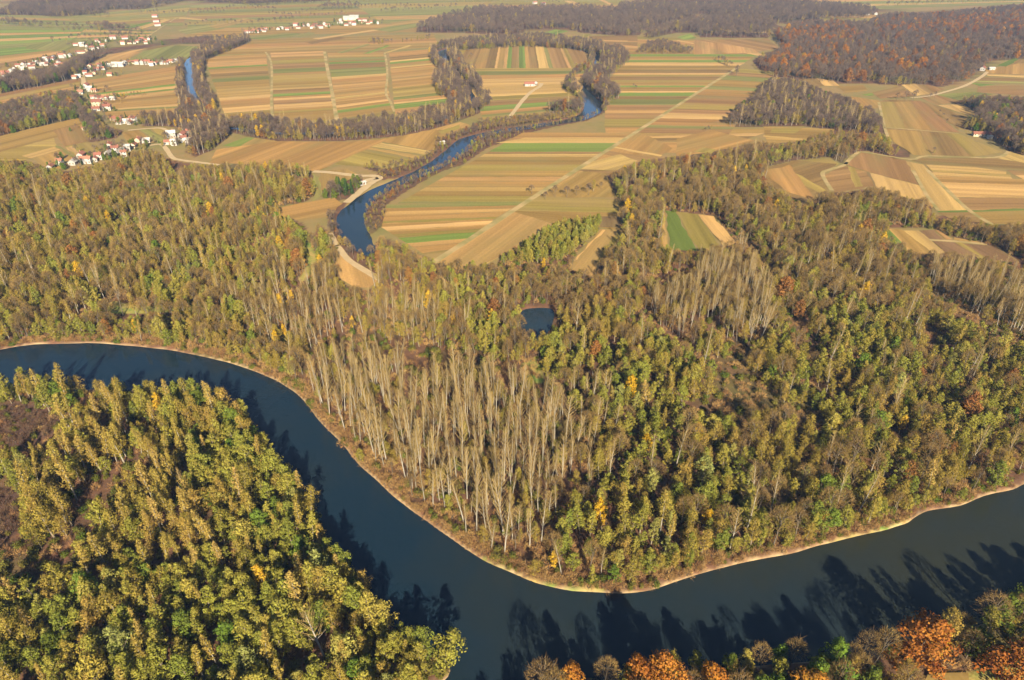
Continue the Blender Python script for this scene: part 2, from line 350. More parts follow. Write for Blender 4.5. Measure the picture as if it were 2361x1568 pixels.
bp = t.n('ShaderNodeBump', i_Strength=.5, i_Distance=.5); t.l(n3, bp.inputs['Height'])
gme.materials.append(t.out(t.principled(c, .95, .05, bp.outputs[0]).outputs[0]))
ground = tag(link('ground', gme), kind='structure')

def water_mat(name, body, body2, rough, silt=False):
    t = NT(name); geo = t.n('ShaderNodeNewGeometry'); P = geo.outputs['Position']
    sc = t.n('ShaderNodeMapping'); t.l(P, sc.inputs[0]); sc.inputs['Scale'].default_value = (1, 1, 1)
    nz = t.rngmap(t.noise(.012, P, 4), .35, .65)
    if silt:                       # the water carries more silt downstream of the bend
        sx = t.n('ShaderNodeSeparateXYZ'); t.l(P, sx.inputs[0]); nz = t.math('ADD', t.rngmap(sx.outputs[0], -60, 140, 0, .75), t.math('MULTIPLY', t.math('SUBTRACT', nz, .5), .5), True)
    c = t.mix(nz, body, body2)
    a = t.noise(.55, P, 3); b = t.noise(.06, P, 2)
    bp = t.n('ShaderNodeBump', i_Strength=.22, i_Distance=.3); t.l(t.math('ADD', a, b), bp.inputs['Height'])
    p = t.principled(c, rough, .5, bp.outputs[0]); p.inputs['IOR'].default_value = 1.33
    t.l(t.rngmap(t.noise(.035, P, 4), .35, .65, rough * .5, rough * 2.2), p.inputs['Roughness'])
    return t.out(p.outputs[0])
wm = water_mat('river_water', (.006, .016, .027), (.021, .022, .011), .12, True)
om = water_mat('still_water', (.010, .022, .038), (.016, .028, .036), .05)
def water(name, sd, lev, m, mat):
    s = sd.reshape(ny, nx); near_ = s < m
    c = (near_[:-1, :-1] | near_[1:, :-1] | near_[:-1, 1:] | near_[1:, 1:]).ravel()
    q = gq[c]; u, inv = np.unique(q.ravel(), return_inverse=True)
    me = mesh_np(name, np.stack([px[u], py[u], np.full(len(u), lev)], 1), inv.reshape(-1, 4), mats=[mat])
    return tag(link(name, me), kind='structure')
water('river', sdr, LV_R, 1.5, wm); water('oxbow_lake', sdo, LV_O, 1.0, om); water('pond', sdp, LV_P, 1.0, om)

# ------------------------------------------------------------------ fields
FC = {'T': (.235, .148, .058), 'B': (.175, .108, .052), 'P': (.35, .24, .10), 'G': (.09, .155, .034), 'O': (.19, .155, .048), 'L': (.28, .182, .076), 'D': (.115, .074, .046), 'g': (.13, .145, .048)}
FNAME = {'T': 'stubble', 'B': 'ploughed_soil', 'P': 'straw', 'G': 'winter_wheat', 'O': 'dry_grass', 'L': 'pale_stubble', 'D': 'dark_soil', 'g': 'pasture'}
def field_mat(code):
    col = tuple(.8 * a_ + .2 * b_ for a_, b_ in zip(FC[code], FC['L'])); t = NT(FNAME[code]); tc = t.n('ShaderNodeTexCoord'); oi = t.n('ShaderNodeObjectInfo')
    mp = t.n('ShaderNodeMapping'); t.l(tc.outputs['Object'], mp.inputs[0]); mp.inputs['Scale'].default_value = (.012, 1, 1)
    off = t.n('ShaderNodeCombineXYZ'); t.l(t.math('MULTIPLY', oi.outputs['Random'], 500), off.inputs[0]); t.l(t.math('MULTIPLY', oi.outputs['Random'], 300), off.inputs[1])
    ad = t.n('ShaderNodeVectorMath'); t.l(mp.outputs[0], ad.inputs[0]); t.l(off.outputs[0], ad.inputs[1])
    rows = t.noise(.16, ad.outputs[0], 5, .7)
    mp2 = t.n('ShaderNodeMapping'); t.l(tc.outputs['Object'], mp2.inputs[0]); mp2.inputs['Scale'].default_value = (.25, 1, 1)
    ad2 = t.n('ShaderNodeVectorMath'); t.l(mp2.outputs[0], ad2.inputs[0]); t.l(off.outputs[0], ad2.inputs[1])
    blot = t.noise(.03, ad2.outputs[0], 5, .6)
    fine = t.noise(.7, tc.outputs['Object'], 2)
    band = t.noise(.055, ad.outputs[0], 2, .5)
    k = t.math('MULTIPLY', t.rngmap(rows, .3, .7, .72, 1.25), t.rngmap(oi.outputs['Random'], 0, 1, .86, 1.14))
    k = t.math('MULTIPLY', k, t.rngmap(fine, .3, .7, .88, 1.12)); k = t.math('MULTIPLY', k, t.rngmap(band, .35, .65, .8, 1.2))
    hs = t.n('ShaderNodeHueSaturation', i_Color=(*col, 1), i_Saturation=1.08); t.l(k, hs.inputs['Value'])
    t.l(t.rngmap(oi.outputs['Random'], 0, 1, .51, .49), hs.inputs['Hue'])
    other = {'G': (.14, .15, .045), 'g': (.19, .145, .06), 'O': (.23, .155, .07), 'P': (.30, .20, .09)}.get(code, (.165, .138, .05))
    c = t.mix(t.rngmap(blot, .5, .72, 0, .65), hs.outputs[0], other)
    return t.out(t.principled(c, .95, .05).outputs[0])
FM = {c: field_mat(c) for c in FC}

def flat(name, pts, zz, mat, wobble=0.0):
    """a closed sheet with its long side along local X"""
    w = np.array(pts, float)
    e = np.roll(w, -1, 0) - w; L = np.hypot(e[:, 0], e[:, 1]); i = int(L.argmax()); a = math.atan2(e[i, 1], e[i, 0])
    if wobble:
        d = []
        for j in range(len(w)):
            n = max(1, min(26, int(L[j] / 9)))
            for q in range(n):
                p = w[j] + e[j] * q / n
                if q: p = p + rng.normal(0, wobble, 2)
                d.append(p)
        w = np.array(d)
    c = w.mean(0); ca_, sa = math.cos(-a), math.sin(-a); l = w - c
    l = np.stack([l[:, 0] * ca_ - l[:, 1] * sa, l[:, 0] * sa + l[:, 1] * ca_], 1)
    me = bpy.data.meshes.new(name); me.from_pydata([(x, y, 0) for x, y in l], [], [list(range(len(l)))])
    if me.polygons[0].normal.z < 0: me.flip_normals()
    me.materials.append(mat); me.update()
    return tag(link(name, me, loc=(c[0], c[1], zz + random.uniform(0, .03)), rotz=a), kind='structure')

def strips(L0, L1, R0, R1, y0, seq, z0=.12):
    """strips between two edges; seq = [(end, code)...] measured along the right edge from y0"""
    L0, L1, R0, R1 = map(np.array, (L0, L1, R0, R1)); tot = seq[-1][0] - y0; a = 0.0
    for e, c in seq:
        b = (e - y0) / tot
        q = [L0 + (L1 - L0) * a, R0 + (R1 - R0) * a, R0 + (R1 - R0) * b, L0 + (L1 - L0) * b]
        flat('field', W(q), z0 + random.uniform(0, .02), FM['g' if c == 'G' and random.random() < .35 else c], .6); a = b
def split(poly4, n, codes, z0=.12):
    a, b, c, d = [np.array(p, float) for p in poly4]; f = np.cumsum([0] + [random.uniform(.6, 1.4) for _ in range(n)]); f /= f[-1]
    for i in range(n):
        flat('field', W([a + (d - a) * f[i], b + (c - b) * f[i], b + (c - b) * f[i + 1], a + (d - a) * f[i + 1]]), z0 + random.uniform(0, .02), FM[random.choice(codes)], .35)

q = .251
strips((470, 128), (528, 292), (613, 121), (632, 283), 480, [(492, 'g'), (545, 'T'), (590, 'L'), (605, 'G'), (650, 'T'), (695, 'B'), (728, 'G'), (790, 'T'), (870, 'L'), (895, 'P'), (960, 'T'), (1008, 'P'), (1022, 'O'), (1062, 'T'), (1108, 'G'), (1130, 'T')])
strips((624, 122), (634, 284), (746, 118), (773, 275), 490, [(530, 'L'), (562, 'T'), (595, 'O'), (640, 'B'), (678, 'G'), (700, 'T'), (765, 'O'), (815, 'T'), (830, 'P'), (868, 'B'), (892, 'G'), (906, 'T'), (926, 'P'), (962, 'B'), (1002, 'P'), (1025, 'T'), (1042, 'O'), (1080, 'T'), (1130, 'L')])
strips((755, 120), (781, 287), (884, 118), (905, 266), 505, [(540, 'T'), (548, 'P'), (560, 'T'), (583, 'G'), (596, 'T'), (612, 'G'), (660, 'B'), (725, 'g'), (745, 'P'), (800, 'T'), (850, 'L'), (905, 'T'), (920, 'P'), (972, 'T'), (995, 'P'), (1018, 'T'), (1042, 'G'), (1090, 'T'), (1140, 'O')])
strips((897, 122), (912, 276), (1008, 112), (1042, 262), 480, [(520, 'T'), (552, 'B'), (565, 'P'), (582, 'G'), (605, 'T'), (620, 'P'), (700, 'T'), (740, 'L'), (800, 'T'), (880, 'O'), (905, 'G'), (928, 'T'), (942, 'P'), (985, 'G'), (1030, 'T'), (1080, 'O')])
split([(470, 96), (1000, 78), (1012, 110), (470, 128)], 5, 'TLTB', .10)
for c, p in [('P', [(720, 89), (890, 64), (896, 67), (735, 91)]), ('g', [(776, 122), (848, 101), (854, 103), (790, 123)]), ('G', [(836, 124), (893, 104), (900, 106), (852, 124)]), ('P', [(884, 122), (944, 104), (950, 106), (896, 122)]), ('B', [(700, 96), (780, 84), (800, 88), (720, 102)]), ('g', [(560, 88), (660, 76), (720, 78), (600, 92)]), ('g', [(676, 83), (712, 74), (728, 77), (690, 86)])]: flat('field', W(p), .16, FM[c], .7)
# inside the loop of the old river arm
xs = [(1052, 'O'), (1092, 'B'), (1118, 'T'), (1140, 'B'), (1146, 'P'), (1160, 'T'), (1168, 'L'), (1178, 'G'), (1197, 'B'), (1212, 'G'), (1222, 'T'), (1243, 'B'), (1266, 'P'), (1276, 'g'), (1311, 'B'), (1318, 'L'), (1330, 'O'), (1370, 'B')]
x0 = 1030
for x1, c in xs:
    f0 = 1195 + (x0 - 1195) * .80; f1 = 1195 + (x1 - 1195) * .80
    flat('field', W([(f0, 104), (f1, 104), (x1, 158), (x0, 158)]), .12, FM[c], .3); x0 = x1
strips((1070, 158), (1120, 292), (1352, 157), (1330, 268), 630, [(652, 'O'), (682, 'g'), (712, 'T'), (775, 'P'), (790, 'L'), (850, 'P'), (880, 'O'), (920, 'B'), (955, 'G'), (982, 'T'), (1002, 'g'), (1070, 'T')])
strips((1395, 122), (1395, 310), (1752, 122), (1460, 310), 487, [(500, 'B'), (522, 'G'), (552, 'T'), (576, 'G'), (608, 'P'), (640, 'T'), (676, 'B'), (690, 'P'), (703, 'O'), (738, 'B'), (760, 'O'), (790, 'T'), (806, 'G'), (840, 'T'), (855, 'P'), (886, 'G'), (916, 'B'), (968, 'G'), (1015, 'B'), (1050, 'L'), (1098, 'B'), (1175, 'O'), (1240, 'T')])
strips((1205, 306), (915, 470), (1464, 306), (1204, 470), 306, [(316, 'T'), (326, 'L'), (330, 'P'), (350, 'G'), (355, 'B'), (362, 'P'), (380, 'T'), (394, 'O'), (408, 'T'), (419, 'L'), (432, 'T'), (440, 'L'), (452, 'T'), (465, 'O'), (470, 'g')])
strips((892, 472), (880, 524), (1204, 467), (1128, 512), 467, [(474, 'g'), (481, 'T'), (489, 'L'), (500, 'T'), (505, 'O'), (512, 'T')])
strips((879, 524), (1010, 607), (1140, 509), (1010, 600), 509, [(518, 'P'), (527, 'T'), (536, 'O'), (550, 'G'), (562, 'L'), (575, 'T'), (600, 'O')])
for c, p in [('P', [(1210, 318), (1440, 318), (1424, 327), (1140, 330)]), ('T', [(1462, 300), (1560, 345), (1481, 372), (1350, 390)]),
  ('T', [(1330, 395), (1395, 400), (1425, 455), (1228, 458)]), ('L', [(1330, 393), (1345, 395), (1290, 428), (1280, 425)]), ('O', [(1228, 452), (1430, 462), (1436, 480), (1205, 474)]), ('G', [(1228, 456), (1270, 459), (1330, 461), (1432, 467), (1434, 475), (1330, 472), (1235, 464)]),
  ('O', [(1205, 474), (1436, 480), (1436, 490), (1185, 486)]), ('T', [(1185, 486), (1436, 490), (1440, 530), (1180, 508)]), ('D', [(1380, 500), (1432, 498), (1438, 526), (1384, 524)]), ('L', [(1180, 487), (1280, 519), (1085, 630), (1010, 606)]),
  ('O', [(1165, 500), (1215, 503), (1050, 610), (1012, 606)]), ('P', [(1110, 560), (1125, 552), (1050, 600), (1040, 602)]), ('P', [(1150, 530), (1260, 524), (1180, 580), (1090, 625)]),
  ('L', [(1385, 528), (1443, 530), (1436, 560), (1395, 565), (1370, 640), (1310, 620)]), ('P', [(1390, 530), (1396, 531), (1330, 600), (1322, 602)]), ('O', [(1425, 535), (1436, 536), (1385, 600), (1372, 606)])]: flat('field', W(p), .15 + random.uniform(0, .04), FM[c], .7)
# east of the long track, up to the wood
strips((1700, 158), (1462, 306), (1790, 165), (1680, 310), 160, [(168, 'O'), (176, 'B'), (186, 'G'), (200, 'T'), (208, 'g'), (222, 'T'), (240, 'B'), (244, 'L'), (254, 'O'), (264, 'B'), (276, 'P'), (292, 'T'), (298, 'g'), (310, 'B')])
strips((1462, 306), (1400, 352), (1790, 296), (1640, 352), 296, [(306, 'T'), (314, 'P'), (326, 'B'), (352, 'T')])
for c, p in [('P', [(1411, 341), (1421, 339), (1527, 358), (1522, 362)]), ('B', [(1402, 348), (1520, 364), (1480, 372), (1390, 356)]), ('P', [(1361, 374), (1431, 356), (1470, 371), (1420, 394), (1340, 390)]), ('B', [(1335, 392), (1420, 394), (1396, 410), (1300, 412)]), ('T', [(1560, 320), (1640, 300), (1742, 325), (1640, 352), (1560, 360)]),
  ('O', [(1600, 350), (1620, 340), (1650, 345), (1640, 355)]), ('L', [(1600, 92), (1735, 112), (1750, 122), (1600, 126)]), ('B', [(1600, 92), (1770, 90), (1800, 112), (1740, 120)]), ('P', [(1562, 92), (1766, 126), (1762, 131), (1560, 95)])]: flat('field', W(p), .17 + random.uniform(0, .03), FM[c], .7)
split([(1450, 84), (1600, 88), (1640, 126), (1440, 122)], 5, 'TOLT', .10)
split([(1190, 85), (1470, 82), (1470, 118), (1300, 100)], 6, 'TLOB', .10)
for c, p in [('G', [(1226, 84), (1280, 68), (1312, 72), (1260, 86)]), ('G', [(1560, 86), (1590, 78), (1606, 88), (1580, 92)]), ('L', [(1500, 70), (1590, 44), (1602, 47), (1515, 76)]), ('P', [(1660, 68), (1770, 70), (1770, 76), (1680, 74)]), ('O', [(1320, 90), (1350, 78), (1365, 80), (1345, 92)])]: flat('field', W(p), .15, FM[c], .7)
# between the small wood and the village road, the near left fields
for c, p in [('G', [(513, 337), (566, 317), (588, 318), (552, 339)]), ('L', [(552, 339), (588, 318), (640, 326), (600, 345)]), ('T', [(500, 345), (640, 326), (800, 328), (900, 320), (730, 396), (560, 378), (480, 378)]), ('P', [(648, 339), (781, 338), (776, 343), (645, 344)]), ('O', [(640, 346), (775, 345), (720, 384), (600, 376)]),
  ('P', [(500, 352), (560, 345), (620, 356), (610, 360), (540, 352)]), ('T', [(781, 338), (862, 326), (830, 345), (735, 394), (700, 392)]), ('P', [(841, 336), (861, 326), (996, 349), (981, 358)]), ('L', [(835, 341), (845, 338), (978, 362), (965, 368)]), ('O', [(830, 345), (960, 370), (900, 390), (770, 380)]), ('T', [(862, 324), (1000, 300), (1040, 300), (1000, 349)]), ('L', [(940, 312), (1060, 282), (1085, 290), (1000, 330)]), ('O', [(1010, 304), (1060, 288), (1060, 296), (1020, 310)]),
  ('L', [(735, 396), (800, 390), (830, 405), (740, 440)]), ('T', [(605, 487), (770, 455), (790, 470), (760, 500), (690, 510)]), ('L', [(620, 480), (745, 468), (740, 480), (640, 490)]), ('g', [(720, 400), (735, 410), (742, 450), (720, 466), (728, 440)]), ('L', [(761, 545), (776, 567), (803, 599), (841, 624), (874, 645), (851, 664), (816, 662), (786, 644), (777, 619)]),
  ('T', [(-80, 340), (0, 314), (181, 272), (196, 300), (125, 318), (-80, 372)]), ('O', [(-80, 352), (0, 345), (110, 316), (125, 318), (135, 345), (50, 372), (-80, 372)]), ('B', [(123, 302), (181, 286), (200, 326), (148, 338)]), ('P', [(50, 360), (125, 339), (140, 346), (72, 366)]), ('T', [(75, 366), (142, 346), (175, 372), (150, 392), (100, 384)]), ('O', [(150, 338), (205, 328), (240, 348), (230, 366), (180, 362)]), ('g', [(128, 335), (140, 338), (172, 360), (165, 364)]), ('P', [(152, 340), (165, 337), (185, 355), (174, 358)]),
  ('T', [(280, 306), (320, 300), (360, 330), (300, 336)]), ('g', [(322, 300), (345, 297), (382, 324), (372, 328)]), ('O', [(350, 297), (380, 296), (410, 318), (390, 326)]), ('T', [(410, 294), (470, 296), (480, 330), (440, 320)])]: flat('field', W(p), .15 + random.uniform(0, .05), FM[c], .7)
strips((200, 186), (250, 272), (412, 152), (414, 268), 152, [(166, 'T'), (180, 'L'), (192, 'T'), (197, 'G'), (203, 'P'), (207, 'G'), (216, 'L'), (240, 'T'), (245, 'P'), (249, 'G'), (268, 'T')])
strips((-80, 232), (-80, 262), (186, 180), (180, 214), 0, [(10, 'B'), (22, 'O'), (34, 'T'), (44, 'O')])
for c, p in [('L', [(206, 148), (252, 126), (345, 110), (300, 124), (215, 152)]), ('T', [(215, 150), (300, 122), (330, 118), (270, 148)]), ('g', [(300, 140), (330, 118), (400, 104), (470, 108), (430, 134)]), ('O', [(270, 148), (300, 124), (312, 122), (288, 146)]), ('P', [(395, 118), (420, 106), (428, 107), (405, 122)]), ('B', [(345, 110), (400, 102), (400, 105), (330, 118)])]: flat('field', W(p), .16, FM[c], .7)
# the far plain, upper left
strips((-120, 60), (-120, 190), (200, 62), (120, 140), 0, [(9, 'g'), (16, 'G'), (22, 'L'), (30, 'G'), (36, 'P'), (44, 'G'), (54, 'g'), (72, 'G'), (80, 'T'), (90, 'L'), (100, 'B'), (112, 'T')])
strips((200, 62), (160, 104), (360, 70), (340, 90), 0, [(6, 'g'), (12, 'P'), (18, 'G'), (24, 'L'), (32, 'G'), (40, 'g')])
strips((-120, 30), (-120, 56), (300, 42), (300, 62), 0, [(8, 'g'), (14, 'L'), (22, 'g'), (30, 'G')])
strips((130, 40), (230, 60), (440, 10), (420, 60), 0, [(8, 'g'), (16, 'O'), (26, 'g'), (34, 'O'), (42, 'B'), (50, 'g')])
for c, p in [('P', [(302, 68), (380, 44), (392, 46), (318, 70)]), ('G', [(285, 64), (345, 50), (352, 53), (300, 66)]), ('P', [(415, 40), (480, 46), (478, 48), (412, 43)]), ('g', [(60, 105), (150, 92), (200, 94), (152, 119), (60, 113)]), ('g', [(410, 70), (480, 58), (520, 66), (430, 80)]), ('L', [(480, 60), (560, 42), (590, 46), (500, 66)])]: flat('field', W(p), .18, FM[c], .7)
strips((440, 12), (430, 84), (960, -6), (960, 74), 0, [(8, 'g'), (14, 'T'), (22, 'g'), (30, 'O'), (36, 'B'), (42, 'g'), (50, 'O'), (60, 'g'), (66, 'L'), (80, 'T')], .08)
strips((800, 0), (900, 64), (1180, -8), (980, 60), 0, [(10, 'g'), (18, 'O'), (26, 'g'), (36, 'g'), (44, 'L'), (60, 'g')], .10)
strips((1040, -8), (1060, 20), (1440, -8), (1430, 20), 0, [(6, 'L'), (12, 'g'), (20, 'O'), (28, 'T')], .10)
for c, p in [('P', [(1300, 2), (1320, 2), (1345, 13), (1325, 14)]), ('P', [(1380, 0), (1390, -1), (1412, 10), (1404, 11)]), ('L', [(900, 52), (1020, 40), (1040, 44), (910, 60)]), ('g', [(860, 68), (960, 50), (1000, 56), (900, 74)])]: flat('field', W(p), .20, FM[c], .7)
strips((1790, -8), (1990, 22), (2380, -10), (2380, 8), 0, [(6, 'g'), (12, 'L'), (18, 'g'), (22, 'P'), (28, 'g')], .10)
strips((1870, 30), (1900, 50), (2020, 34), (2020, 50), 0, [(10, 'L'), (20, 'O')], .12)
# the east side
for c, p in [('B', [(2040, 230), (2027, 236), (2040, 298), (2210, 309), (2122, 233)]), ('O', [(2026, 236), (2060, 235), (2090, 297), (2040, 294)]), ('T', [(2060, 235), (2100, 234), (2150, 301), (2090, 297)]), ('B', [(2100, 234), (2124, 233), (2212, 306), (2150, 301)]),
  ('T', [(2042, 297), (2120, 302), (2150, 361), (2104, 357), (2059, 326)]), ('B', [(2120, 302), (2180, 307), (2240, 362), (2150, 362)]), ('O', [(2180, 307), (2212, 309), (2312, 352), (2240, 362)]), ('G', [(1987, 219), (2056, 205), (2064, 208), (2004, 222)]), ('P', [(2077, 196), (2107, 193), (2143, 216), (2114, 221)]), ('P', [(1883, 181), (1921, 186), (1936, 198), (1901, 198)]), ('B', [(1850, 182), (1883, 181), (1901, 198), (1880, 200)]), ('T', [(1930, 200), (1990, 196), (2000, 210), (1950, 214)]), ('B', [(2010, 214), (2076, 198), (2112, 222), (2030, 228)]), ('B', [(2107, 193), (2140, 196), (2180, 206), (2142, 216)]),
  ('g', [(2157, 218), (2247, 212), (2290, 218), (2212, 232)]), ('T', [(1960, 222), (2026, 232), (2034, 250), (1990, 250)]), ('B', [(2120, 224), (2157, 219), (2212, 234), (2160, 243)]), ('P', [(2162, 243), (2217, 240), (2258, 264), (2235, 267)]), ('B', [(2125, 234), (2160, 244), (2232, 268), (2210, 300)]),
  ('G', [(2235, 191), (2297, 195), (2262, 200)]), ('T', [(2270, 160), (2361, 145), (2361, 172), (2275, 170)]), ('G', [(2300, 151), (2343, 133), (2347, 138), (2320, 154)]), ('B', [(2322, 154), (2350, 137), (2420, 140), (2420, 158)]), ('P', [(2272, 171), (2420, 176), (2420, 182), (2277, 175)]), ('B', [(2265, 178), (2420, 184), (2420, 190), (2252, 186)]), ('g', [(2252, 186), (2420, 190), (2420, 196), (2245, 190)]), ('B', [(2255, 200), (2420, 196), (2420, 224), (2250, 213)]),
  ('B', [(1951, 380), (1986, 352), (2089, 370), (2119, 427), (2004, 397)]), ('P', [(2004, 398), (2119, 428), (2134, 450), (2162, 482), (2110, 462), (2021, 440)]), ('P', [(2089, 372), (2129, 380), (2236, 486), (2162, 487)]), ('L', [(2165, 420), (2440, 428), (2440, 458), (2202, 456)]), ('P', [(2165, 422), (2440, 432), (2440, 455), (2200, 454)]), ('B', [(2205, 457), (2440, 458), (2440, 480), (2237, 486)]), ('B', [(2092, 366), (2287, 364), (2440, 390), (2440, 396), (2134, 379)]),
  ('P', [(2134, 380), (2250, 386), (2320, 396), (2320, 402), (2148, 392)]), ('O', [(2140, 388), (2330, 403), (2330, 408), (2150, 396)]), ('P', [(2150, 397), (2330, 408), (2335, 413), (2156, 405)]), ('T', [(2156, 406), (2440, 416), (2440, 428), (2166, 420)]), ('B', [(2320, 392), (2440, 396), (2440, 412), (2340, 405)]), ('P', [(2290, 369), (2330, 349), (2440, 390), (2330, 382)]), ('P', [(2340, 404), (2440, 400), (2440, 414), (2360, 414)]), ('G', [(2160, 487), (2237, 485), (2440, 479), (2440, 484), (2240, 489), (2165, 490)]), ('B', [(2160, 491), (2240, 489), (2280, 516), (2200, 508)]), ('T', [(2244, 489), (2440, 484), (2440, 520), (2285, 516)]),
  ('B', [(1755, 392), (1830, 370), (1930, 378), (1895, 402), (1918, 442), (1860, 468), (1800, 444), (1765, 418)]), ('O', [(1833, 372), (1911, 366), (1935, 378), (1905, 396), (1870, 390)]), ('T', [(1760, 395), (1820, 380), (1880, 462), (1810, 442)]), ('O', [(1790, 390), (1810, 385), (1905, 440), (1890, 446)]), ('B', [(1896, 406), (1950, 382), (2003, 398), (2022, 430), (1922, 444)]), ('O', [(1955, 384), (1970, 388), (1990, 430), (1972, 432)]), ('D', [(1998, 396), (2006, 399), (2024, 438), (2015, 436)]),
  ('G', [(1533, 486), (1556, 488), (1608, 580), (1548, 576)]), ('L', [(1524, 505), (1532, 490), (1546, 576), (1526, 574)]), ('O', [(1558, 488), (1608, 495), (1665, 575), (1610, 580)]), ('P', [(1610, 495), (1646, 499), (1698, 560), (1668, 572)]), ('P', [(1490, 412), (1585, 400), (1590, 404), (1500, 417)]),
  ('T', [(2010, 524), (2080, 530), (2150, 586), (2060, 580)]), ('G', [(2036, 532), (2050, 530), (2090, 575), (2070, 578)]), ('P', [(2082, 532), (2117, 532), (2180, 582), (2150, 590)]), ('D', [(2120, 532), (2154, 530), (2178, 553), (2144, 553)]), ('B', [(2057, 530), (2078, 532), (2098, 545), (2080, 545)]), ('L', [(2155, 530), (2165, 532), (2195, 552), (2182, 553)]), ('D', [(2150, 556), (2200, 560), (2260, 592), (2178, 582)]), ('O', [(2200, 558), (2214, 559), (2285, 602), (2265, 604)]), ('D', [(2218, 562), (2290, 566), (2350, 605), (2290, 604)]), ('L', [(2200, 548), (2270, 560), (2270, 566), (2198, 553)]),
  ('T', [(1760, 292), (1925, 298), (1900, 322), (1770, 332)]), ('O', [(1780, 296), (1850, 296), (1830, 308), (1775, 306)]), ('P', [(1760, 312), (1850, 320), (1850, 323), (1760, 316)]), ('T', [(2140, 1553), (2232, 1551), (2240, 1640), (2100, 1640)])]: flat('field', W(p), .15 + random.uniform(0, .05), FM[c], .7)

# ------------------------------------------------------------------ tracks and roads
t = NT('pale_gravel'); geo = t.n('ShaderNodeNewGeometry'); c = t.mix(t.noise(.25, geo.outputs['Position'], 4), (.42, .32, .19), (.28, .21, .11)); gravel = t.out(t.principled(c, .95, .05).outputs[0])
t = NT('grass_track'); geo = t.n('ShaderNodeNewGeometry'); c = t.mix(t.rngmap(t.noise(.06, geo.outputs['Position'], 4), .35, .65), (.34, .245, .115), (.19, .165, .06)); grasst = t.out(t.principled(c, .95, .05).outputs[0])
def road(name, pts, hw, mat, zz=.28):
    p = smooth(W(pts), 4); d = np.gradient(p, axis=0); d /= np.hypot(d[:, 0], d[:, 1])[:, None]; nrm = np.stack([-d[:, 1], d[:, 0]], 1)
    w = hw * (1 + .25 * (rng.random(len(p)) - .5))[:, None]
    a, b = p + nrm * w, p - nrm * w; n = len(p)
    v = np.concatenate([np.c_[a, np.full(n, zz)], np.c_[b, np.full(n, zz)]]); i = np.arange(n - 1)
    me = mesh_np(name, v, np.stack([i + n, i + n + 1, i + 1, i], 1), mats=[mat])
    return tag(link(name, me), kind='structure')
for nm, hw, m, pts in [
  ('track', 2.6, grasst, [(1702, 155), (1580, 232), (1457, 311), (1326, 394), (1180, 488), (1080, 554), (996, 608)]), ('farm_road', 2.6, gravel, [(1249, 192), (1244, 200), (1225, 212), (1205, 232), (1188, 254), (1172, 274)]),
  ('village_road', 3.0, gravel, [(186, 170), (191, 180), (193, 192), (187, 204), (178, 217)]), ('village_road', 2.2, gravel, [(295, 301), (340, 297), (372, 296), (390, 305), (405, 318)]), ('village_road', 2.2, gravel, [(345, 336), (370, 333), (382, 342), (398, 364), (420, 370), (460, 375), (505, 381)]),
  ('gravel_road', 3.2, gravel, [(799, 468), (830, 443), (856, 422), (876, 411), (860, 406), (830, 406), (800, 403), (760, 398), (722, 396)]), ('gravel_road', 3.0, gravel, [(832, 424), (850, 415), (872, 411)]), ('track', 1.6, grasst, [(612, 120), (624, 140), (627, 170), (626, 220), (627, 260), (634, 285)]), ('track', 2.4, grasst, [(748, 119), (755, 160), (765, 210), (772, 250), (779, 288)]),
  ('track', 1.6, grasst, [(887, 122), (892, 150), (893, 180), (890, 215), (900, 235), (909, 258)]), ('track', 2.2, gravel, [(2276, 166), (2262, 178), (2225, 198), (2180, 212), (2140, 222), (2100, 226)]), ('track', 1.6, grasst, [(2026, 236), (2032, 262), (2040, 296), (2052, 328)]), ('track', 1.6, grasst, [(2038, 294), (2100, 299), (2210, 308)]),
  ('track', 1.5, grasst, [(2105, 393), (2135, 448), (2163, 486)]), ('track', 1.8, grasst, [(2137, 392), (2190, 445), (2236, 487), (2290, 520)]), ('track', 1.8, grasst, [(1948, 379), (1975, 354), (1998, 352), (2098, 368), (2140, 360), (2290, 364), (2325, 350)]), ('track', 1.8, grasst, [(1918, 440), (1896, 402), (1912, 392), (1940, 384), (1955, 375)]),
  ('track', 2.2, gravel, [(776, 566), (803, 599), (841, 624), (876, 645)]), ('track', 2.2, gravel, [(760, 538), (768, 552), (777, 568)]), ('track', 1.6, grasst, [(2143, 554), (2200, 557), (2275, 564)]), ('track', 2.0, grasst, [(1180, 60), (1330, 30), (1480, 28)]), ('track', 1.6, grasst, [(390, 52), (350, 78), (330, 90)]), ('track', 1.6, grasst, [(480, 46), (415, 40), (390, 52), (365, 66)]), ('track', 2.2, gravel, [(1590, 404), (1540, 407), (1488, 414)])]:
    road(nm, pts, hw, m)

